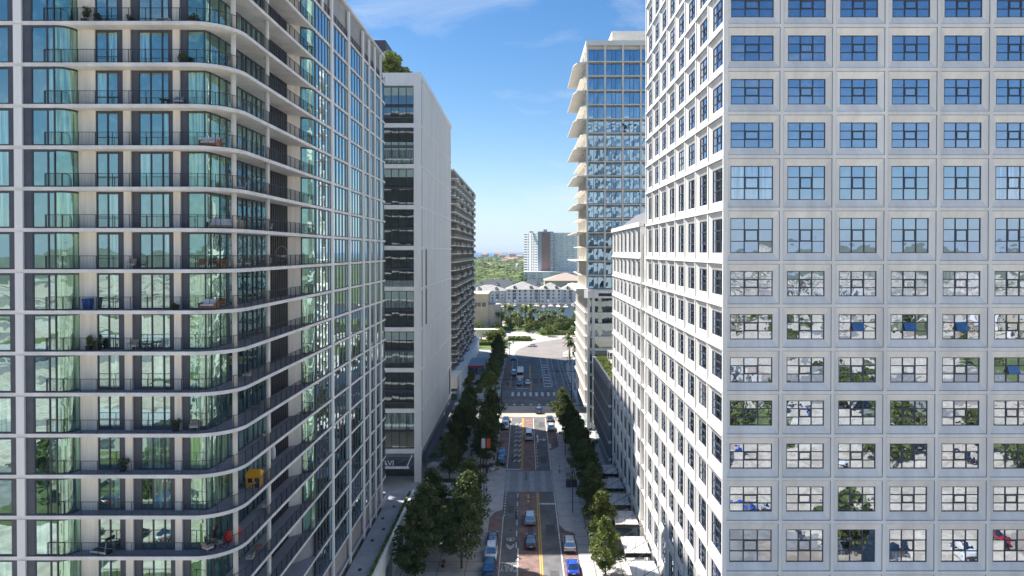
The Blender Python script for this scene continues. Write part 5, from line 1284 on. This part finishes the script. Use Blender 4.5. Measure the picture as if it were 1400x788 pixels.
def car(x, y, kind, col, label, toward=False, name="parked_car", group="vehicles on the street", cat="car", z=0.0, rz=None):
    k = (kind, col)
    if k not in _cm: _cm[k] = car_meshes({"sedan":4.7,"suv":4.8,"van":5.6}[kind], {"sedan":1.84,"suv":1.95,"van":2.05}[kind], {"sedan":1.42,"suv":1.75,"van":2.2}[kind], kind, paint(col))
    c = _cm[k]; L_, W_ = c["L"], c["W"]; rz = (math.pi if toward else 0) if rz is None else rz
    t = thing(name, label, cat, (x, y, z), rz, group)
    for n_ in ("body","windscreen","rear_window","roof"): part(n_, c[n_], t)
    for m_ in c["side_window"]: part("side_window", m_, t)
    for sx in (-1,1):
        for sy in (-.31,.31):
            w_ = part("wheel", c["wheel"], t, (sx*(W_/2-.12), L_*sy, .33)); part("rim", c["rim"], w_)
        hz_ = .62 if kind == "sedan" else .78
        part("headlight", c["headlight"], t, (sx*W_*.36, L_*.495, hz_)); part("tail_light", c["tail_light"], t, (sx*W_*.38, -L_*.497, hz_+.08)); part("mirror", c["mirror"], t, (sx*(W_/2+.08), L_*.17, 1.05))
    part("number_plate", c["plate"], t, (0, -L_*.503, .6)); part("bumper", c["bumper"], t, (0, -L_*.5, .42)); part("bumper", c["bumper"], t, (0, L_*.5, .42))
    return t
SIL=(.50,.52,.54); WHT=(.75,.75,.75); BLK=(.02,.02,.025); DGR=(.07,.075,.085); BLU=(.01,.07,.50); DBL=(.02,.05,.11); LBL=(.10,.20,.30); RED=(.4,.02,.02)
car(0.85, 116.5, "suv", SIL, "silver SUV driving away on the brick lane just before the crosswalk")
car(0.95, 107.5, "sedan", DGR, "dark sedan driving behind the silver SUV on the brick lane")
car(7.15, 106.3, "suv", SIL, "silver hatchback parked at the right kerb in front of the blue car")
car(7.15, 98.6, "sedan", BLU, "bright blue saloon parked at the right kerb in the sunlight")
car(-5.35, 108.5, "sedan", DBL, "dark car parked first at the near left kerb, ahead of the white one")
car(-5.35, 103.0, "suv", WHT, "white SUV parked at the near left kerb, facing the camera", True)
car(-5.35, 97.4, "suv", DBL, "dark blue pickup-like car parked at the bottom of the left kerb", True)
car(0.95, 168.5, "van", WHT, "white van driving away on the brick lane past the crosswalk", name="white_van", cat="van")
car(-5.4, 149.5, "sedan", BLK, "black car parked at the left kerb just past the crosswalk", True)
car(-5.4, 155.0, "sedan", LBL, "blue-grey car parked behind the black one past the crosswalk", True)
car(-5.4, 178.5, "suv", WHT, "white car parked at the left kerb near the side street", True)
car(-5.4, 184.7, "sedan", DGR, "dark grey car parked at the left kerb nearest the side street", True)
car(7.0, 186.3, "sedan", DGR, "dark car parked in the white-outlined bay at the right kerb")
car(6.95, 177.0, "suv", SIL, "pale car half hidden under trees at the right kerb behind the white outline")
car(4.1, 196.0, "suv", DGR, "grey-green car turning at the sunlit side street crossing")
car(-2.0, 236.5, "suv", LBL, "blue-grey SUV waiting first in the left queue at the far crossing", True)
car(1.0, 238.0, "sedan", WHT, "white car waiting beside the blue-grey SUV at the far crossing", True)
car(-4.4, 256.0, "suv", SIL, "silver car in the left lane beyond the far crossing", True)
car(-5.2, 291.0, "suv", DBL, "dark car at the shadow edge at the far end of the street", True)
car(3.5, 331, "sedan", SIL, "silver car turning on the sunlit curved road", rz=1.3)
car(22.5, 363, "sedan", WHT, "white car on the curved road near the cream tower", rz=1.4)
# bus
t = thing("bus", "white-roofed bus with dark glass standing in the queue at the far crossing", "bus", (-1.9, 252, 0), math.pi)
a = MB(); a.loft([[(-1.2,y,.35),(1.2,y,.35),(1.25,y,1.2),(1.25,y,1.5),(-1.25,y,1.5),(-1.25,y,1.2)] for y in (-5.5,5.5)], smooth=False); part("body", a.mesh("body", [M["white_b"]]), t)
a = MB(); a.box(-1.22,1.22,-5.48,5.48,1.5,2.75); part("window_band", a.mesh("window_band", [M["carglass"]]), t)
a = MB(); a.loft([[(-1.25,-5.5,2.75),(1.25,-5.5,2.75),(1.25,5.5,2.75),(-1.25,5.5,2.75)],[(-1.05,-5.2,3.05),(1.05,-5.2,3.05),(1.05,5.2,3.05),(-1.05,5.2,3.05)]], smooth=False); a.box(-.6,.6,-3,-1,3.05,3.3); part("roof", a.mesh("roof", [M["white_b"]]), t)
wh = MB(); wh.tube((-.15,0,0),(.15,0,0),.48,n=14); wme_ = wh.mesh("wheel", [M["rubber"]])
for sx in (-1.08,1.08):
    for sy in (-3.4,3.3): part("wheel", wme_, t, (sx,sy,.48))
    hl = MB(); hl.box(-.15,.15,-.03,.03,-.1,.1); part("headlight", hl.mesh("headlight", [M["cush"]]), t, (sx*.8,5.52,.8))
# motorcycle + rider
# ================================================================== PEOPLE
def person_mesh(pose, cloth, seed=0):
    vs = [(0,0,.95),(0,0,1.15),(0,0,1.38),(0,0,1.5),(0,.02,1.62),(0,.02,1.74), (-.19,0,1.4),(-.24,.03,1.12),(-.24,.12,.88), (.19,0,1.4),(.24,-.03,1.12),(.24,-.0,.88), (-.1,0,.92),(-.11,.12*pose,.5),(-.11,.05*pose-.05,.08),(-.11,.17*pose,.04), (.1,0,.92),(.11,-.06*pose,.5),(.11,-.25*pose,.1),(.11,-.12*pose,.04)]
    es = [(0,1),(1,2),(2,3),(3,4),(4,5),(2,6),(6,7),(7,8),(2,9),(9,10),(10,11),(0,12),(12,13),(13,14),(14,15),(0,16),(16,17),(17,18),(18,19)]
    rs = [.15,.13,.15,.06,.1,.08,.065,.045,.035,.065,.045,.035,.09,.065,.045,.04,.09,.065,.045,.04]
    me = bpy.data.meshes.new("person"); me.from_pydata(vs, es, []); o = bpy.data.objects.new("person", me); COL.objects.link(o)
    md = o.modifiers.new("s", 'SKIN'); sv = me.skin_vertices[0].data
    for i, r_ in enumerate(rs): sv[i].radius = (r_, r_*.8 if i < 3 else r_)
    sv[0].use_root = True
    o.modifiers.new("u", 'SUBSURF').levels = 1
    dg = bpy.context.evaluated_depsgraph_get(); dg.update(); m2 = bpy.data.meshes.new_from_object(o.evaluated_get(dg)); bpy.data.objects.remove(o)
    m2.materials.clear()
    for c in (cloth[1], cloth[0], mat("skin", (.45,.28,.2), .6)): m2.materials.append(c)
    for p in m2.polygons:
        z = p.center.z; p.material_index = 0 if z < .93 else (1 if z < 1.47 and not (abs(p.center.x) > .2 and z < 1.12) else 2); p.use_smooth = True
    return m2
cl = [(M["cush"], M["dark"]), (M["red"], M["dark"]), (M["dark"], M["black"]), (M["blue"], M["wicker"])]
pm_ = [person_mesh(1 if k % 2 else .3, cl[k], k) for k in range(4)]
ppl = [(-8.2,141,2,"person in dark clothes standing by the left crosswalk planter"),(-18.6,148,0,"person in a white top walking under the fluted wall"),(-13.0,128,1,"person in a red top on the near left plaza"),(-1.6,117.5,2,"person in black walking beside the silver SUV"),(-12.4,151,3,"person in a blue top between the left tree rows"),(15.2,222,0,"person in a white top on the right pavement past the crossing"),(-8.8,206.5,2,"person in dark clothes waiting at the left side-street corner"),(14.5,146,3,"person in a blue top on the right pavement beside the canopies"),(-12.0,134.0,2,"person in dark clothes crossing the left plaza near the steps"),(-13.2,160,0,"person in a white top on the left pavement under the trees"),(-12.8,109,2,"person in dark clothes among the near left cafe tables"),(-7.6,128.5,3,"person in a blue top waiting at the near left kerb build-out"),(7.4,141,0,"person in a white top at the right end of the crosswalk"),(-14.2,170,1,"person in a red top further up the left pavement"),(9.8,147,2,"person in dark clothes beside the right trees past the crosswalk"),(-10.4,224,3,"person in a blue top on the left pavement past the side street"),(0.2,137.5,1,"person in a red top on the crosswalk"),(15.0,110,0,"person in a white top under the right canopies"),(-17.8,163,2,"person in dark clothes by the cafe umbrellas")]
hair = MB(); hair.loft([[(r_*math.cos(q), r_*math.sin(q)*1.05, z_) for q in [k*math.pi/4 for k in range(8)]] for r_, z_ in ((.105,1.68),(.118,1.76),(.08,1.84),(.02,1.86))]); hme = hair.mesh("hair", [M["bark"]])
for x, y, k, lb in ppl:
    z = 0.15 if abs(x) > 4.3 else 0
    o = solo("person", pm_[k], None, lb, "person", loc=(x, y, z), rz=random.uniform(0, 6.28)); part("hair", hme, o, (0,.0,0))
# ================================================================== STREET FURNITURE
def signal_pole(x, y, arm, label, h=6.2, dirx=1, heads=((.55,), ), back=True):
    t = thing("traffic_signal", label, "traffic signal", (x, y, .15))
    a = MB(); a.tube((0,0,0),(0,0,h+.8),.14,.1,n=8); a.tube((0,0,0),(0,0,.4),.24,n=8); part("pole", a.mesh("pole", [M["lampw"]]), t)
    a = MB(); a.tube((0,0,h),(dirx*arm,0,h+.25),.09,.05,n=6); part("mast_arm", a.mesh("mast_arm", [M["lampw"]]), t)
    for hx2 in heads:
        hd = MB(); hd.box(-.2,.2,-.14,.14,-.5,.5)
        hd_ = part("signal_head", hd.mesh("signal_head", [M["yellow"] if not back else M["lampw"]]), t, (dirx*arm*hx2[0], -.05, h+.1))
        for q, c in zip((-.32,0,.32), ("greenp","orange","red")):
            ln_ = MB(); ln_.tube((0,-.15,q),(0,-.19,q),.11,n=8); part("lens", ln_.mesh("lens", [M[c]]), hd_)
    return t
signal_pole(-9.6, 213, 15.5, "dark traffic signal mast reaching over the road from the left past the side street", dirx=1, heads=((.45,),(.72,),(.96,)))
signal_pole(-7.4, 206, 2.2, "short black signal post on the left corner of the side street", dirx=1, heads=((.9,),))
signal_pole(17.3, 228, 10.5, "dark traffic signal mast reaching in from the right pavement past the crossing", dirx=-1, heads=((.6,),(.95,)))
signal_pole(-9.0, 132.5, 3.0, "black signal post at the near left crosswalk beside the banners", dirx=1, heads=((.9,),))
signal_pole(14.6, 207, 2.0, "short signal post at the right corner by the cream tower", dirx=-1, heads=((.9,),))
signal_pole(-7.2, 300, 2.0, "signal post at the far left end of the street by the plaza", dirx=1, heads=((.9,),), back=False)
def lamp(x, y, label, h=8.0, d=1):
    t = thing("street_lamp", label, "street lamp", (x, y, .15), 0, "street lamps")
    a = MB(); a.tube((0,0,0),(0,0,h),.09,.06,n=7); part("pole", a.mesh("pole", [M["lampw"]]), t)
    a = MB(); a.tube((0,0,h),(d*1.8,0,h+.3),.05,n=5); part("arm", a.mesh("arm", [M["lampw"]]), t)
    a = MB(); a.box(-.35,.35,-.14,.14,-.06,.08); part("lamp_head", a.mesh("lamp_head", [M["steel"]]), t, (d*1.9,0,h+.3))
for x, y, lb, d in ((-7.6, 121, "street lamp on the near left kerb build-out", 1),(8.7, 120, "street lamp on the right kerb build-out before the crosswalk", -1),(9.4, 154, "street lamp among the right trees past the crosswalk", -1),(-8.0, 169, "street lamp between the left kerb trees", 1),(16.8, 238, "black lamp post on the right pavement beside the tram rails", -1),(17.2, 252, "second black lamp post beyond the tram rails", -1),(-9.2, 262, "street lamp in the left row past the crossing", 1),(18.2,285,"lamp post at the right end of the shaded street",-1)): lamp(x, y, lb, 8, d)
# banner posts
for k, (x, y, c1n, c2n, zz, lb) in enumerate([(-8.3, 139, "cush", "orange", 6.2, "tall dark post carrying a white and an orange banner by the left trees"), (-9.9, 128.5, "orange", None, 3.6, "dark post with a hanging orange banner at the near left plaza")]):
    t = thing("banner_post", lb, "banner post", (x, y, .15)); a = MB(); a.tube((0,0,0),(0,0,zz+2.4),.09,n=7); a.tube((-1.1,0,zz+2.1),(1.1,0,zz+2.1),.035,n=4); part("post", a.mesh("post", [M["lampw"]]), t)
    a = MB(); a.box(-.95,-.15,-.03,.03,zz,zz+2.05); part("banner", a.mesh("banner", [M[c1n]]), t)
    if c2n: a = MB(); a.box(.15,.95,-.03,.03,zz,zz+2.05); part("banner", a.mesh("banner", [M[c2n]]), t)
# planters, benches, bins, utility boxes
def planter(x, y, label, s=1.0, white=False):
    t = thing("planter", label, "planter", (x, y, .15), random.uniform(0,1.5)); t.scale = (s,s,s)
    a = MB(); a.tube((0,0,0),(0,0,.75),.5,.72,n=14); part("pot", a.mesh("pot", [M["cush"] if white else M["curb"]]), t)
    a = MB(); rr = random.Random(int(x*10+y)); 
    for q in range(5): leafball(a, (rr.gauss(0,.35), rr.gauss(0,.35), 1.1), .6,.6,.45, 60, .13, rr)
    part("shrub", a.mesh("shrub", [M["leaf2"]]), t)
planter(-8.6, 119.5, "round planter with a wide green shrub on the near left kerb build-out", 1.6); planter(-7.2, 143.2, "white pot with a shrub at the left crosswalk corner", 1.0, True); planter(-6.2, 144.2, "second planted pot at the left crosswalk corner", 1.0)
planter(-9.8, 136, "bright green planter beside the orange banner post", 1.2); planter(-12.6, 141, "tall green planter on the left pavement between the tree rows", 1.3)
planter(-14.5, 120.5, "planter at the left edge of the plaza steps", 1.0)
def bench(x, y, rz, label):
    t = thing("bench", label, "bench", (x, y, .15), rz, "pavement benches")
    for q in range(4):
        a = MB(); a.box(-.9,.9,-.22+.12*q,-.13+.12*q,.42,.46); part("slat", a.mesh("slat", [M["wood"]]), t)
    for sx in (-.8,.8):
        a = MB(); a.box(sx-.04,sx+.04,-.22,.24,0,.42); part("leg", a.mesh("leg", [M["black"]]), t)
for k, (x, y) in enumerate([(-12.5,100),(-12.6,108),(-12.4,116),(-12.6,154),(-12.4,164),(-12.5,172)]): bench(x, y, 1.57, "wooden bench between the two left tree rows, the %s from the camera" % ordn[k])
for k, (x, y) in enumerate([(-13.5,105),(-13.8,113.5),(-12.2,104),(-13.0,118)]):
    t = thing("pavement_table", "round cafe table on the left plaza, the %s from the camera" % ordn[k], "table", (x, y, .15), 0, "cafe tables on the left plaza")
    a = MB(); a.tube((0,0,.7),(0,0,.74),.55,n=14); part("tabletop", a.mesh("tabletop", [M["wood"]]), t); a = MB(); a.tube((0,0,0),(0,0,.7),.05,n=6); part("leg", a.mesh("leg", [M["black"]]), t)
t = thing("utility_cabinet", "pair of dark cabinets on the right pavement by the crosswalk", "cabinet", (9.4, 133.5, .15)); a = MB(); a.box(-1.1,-.05,-.4,.4,0,1.3); a.box(.05,1.1,-.4,.4,0,1.3); part("body", a.mesh("body", [M["dark"]]), t); a = MB(); a.box(-1.15,1.15,-.45,.45,1.301,1.36); part("lid", a.mesh("lid", [M["black"]]), t)
hedge("kerb_shrubs", "sunlit flowering shrubs at the corner bed by the side street", 8.9, 11.4, 190.2, 195, .15, 1.2, 900, .25, "leaf2", 30)
hedge("roundabout_shrubs", "yellow-green clipped bushes on the plaza left of the curved road", -24, -12.5, 333, 342, .35, 2.0, 2500, .4, "leaf2", 31)
hedge("plaza_shrubs", "green shrubs behind the curved road near the turning car", -9, 3, 351.5, 359, .35, 1.6, 2200, .4, "leaf2", 32)
hedge("island_shrubs", "low shrubs on the lawn island in front of the palms", 9, 30, 376, 388, .35, 1.6, 2500, .5, "leaf2", 33)
# roof trees of the fluted block
for k, (x, y, s) in enumerate([(-28.6, 140.5, .75), (-27.0, 147, .6), (-26.0, 153, .45), (-29.5, 144, .8)]):
    t = put_tree(x, y, "roof garden tree on the fluted block, the %s one" % (["nearest","third","farthest and smallest","second"][k]), "roof garden trees", broad, s, 84.6, "roof_tree")

# ================================================================== WHAT THE WINDOWS MIRROR (behind the camera)
rnd = random.Random(11)
for k in range(44):
    x = rnd.uniform(-240, 300); y = -rnd.uniform(50, 560)
    w_, d_, h_ = rnd.uniform(14,38), rnd.uniform(12,28), rnd.uniform(4,9 if y > -250 else 16)
    t = thing("town_building", "low pale building of the town behind the camera", "building", (x, y, -.05), rnd.uniform(-.1,.1), "low buildings behind the camera")
    a = MB(); a.box(-w_/2,w_/2,-d_/2,d_/2,0,h_); part("wall", a.mesh("wall", [M[("white","sandb","beige","flute")[k%4]]]), t)
    a = MB(); a.box(-w_/2-.3,w_/2+.3,-d_/2-.3,d_/2+.3,h_,h_+.4); part("roof", a.mesh("roof", [M["roofw"]]), t)
    a = MB()
    for q in range(int(w_/4)): a.box(-w_/2+1+q*4, -w_/2+3.2+q*4, d_/2, d_/2+.06, 1, h_-1.2)
    part("window_row", a.mesh("window_row", [M["gfar"]]), t)
for k in range(95):
    x = rnd.uniform(-200, 300); y = rnd.uniform(-420, 25)
    if k > 75: x = rnd.uniform(20, 160); y = rnd.uniform(-120, 20)
    put_tree(x, y, "leafy tree of the town behind the camera", "trees behind the camera", broad, rnd.uniform(.8,1.5), -.05, "town_tree")
cols = [WHT, SIL, RED, BLU, DGR, BLK]
for k in range(90):
    x = rnd.uniform(-90, 120); y = rnd.uniform(-90, 32)
    if k % 2: x = round(x/3)*3; y = round(y/16)*16
    car(x, y, "sedan" if k % 3 else "suv", cols[k % 6], "car standing on the lots behind the camera", bool(k % 2), "lot_car", "cars on the lots behind the camera", z=-.05)

# ================================================================== HAZE
HZ = True
if HZ:
    mb = MB(); mb.box(-30000, 30000, -3000, 59500, -1.5, 125)
    hm_ = bpy.data.materials.new("haze_air"); hm_.use_nodes = True; t_ = hm_.node_tree; t_.nodes.clear()
    pv = N(t_, "ShaderNodeVolumePrincipled"); pv.inputs["Color"].default_value = (0.75, 0.86, 1.0, 1); pv.inputs["Density"].default_value = 0.000045; pv.inputs["Anisotropy"].default_value = 0.0
    ou = N(t_, "ShaderNodeOutputMaterial"); t_.links.new(pv.outputs[0], ou.inputs["Volume"])
    stuff("haze", mb.mesh("haze", [hm_]), "thin pale blue air haze over the far shore", "haze")
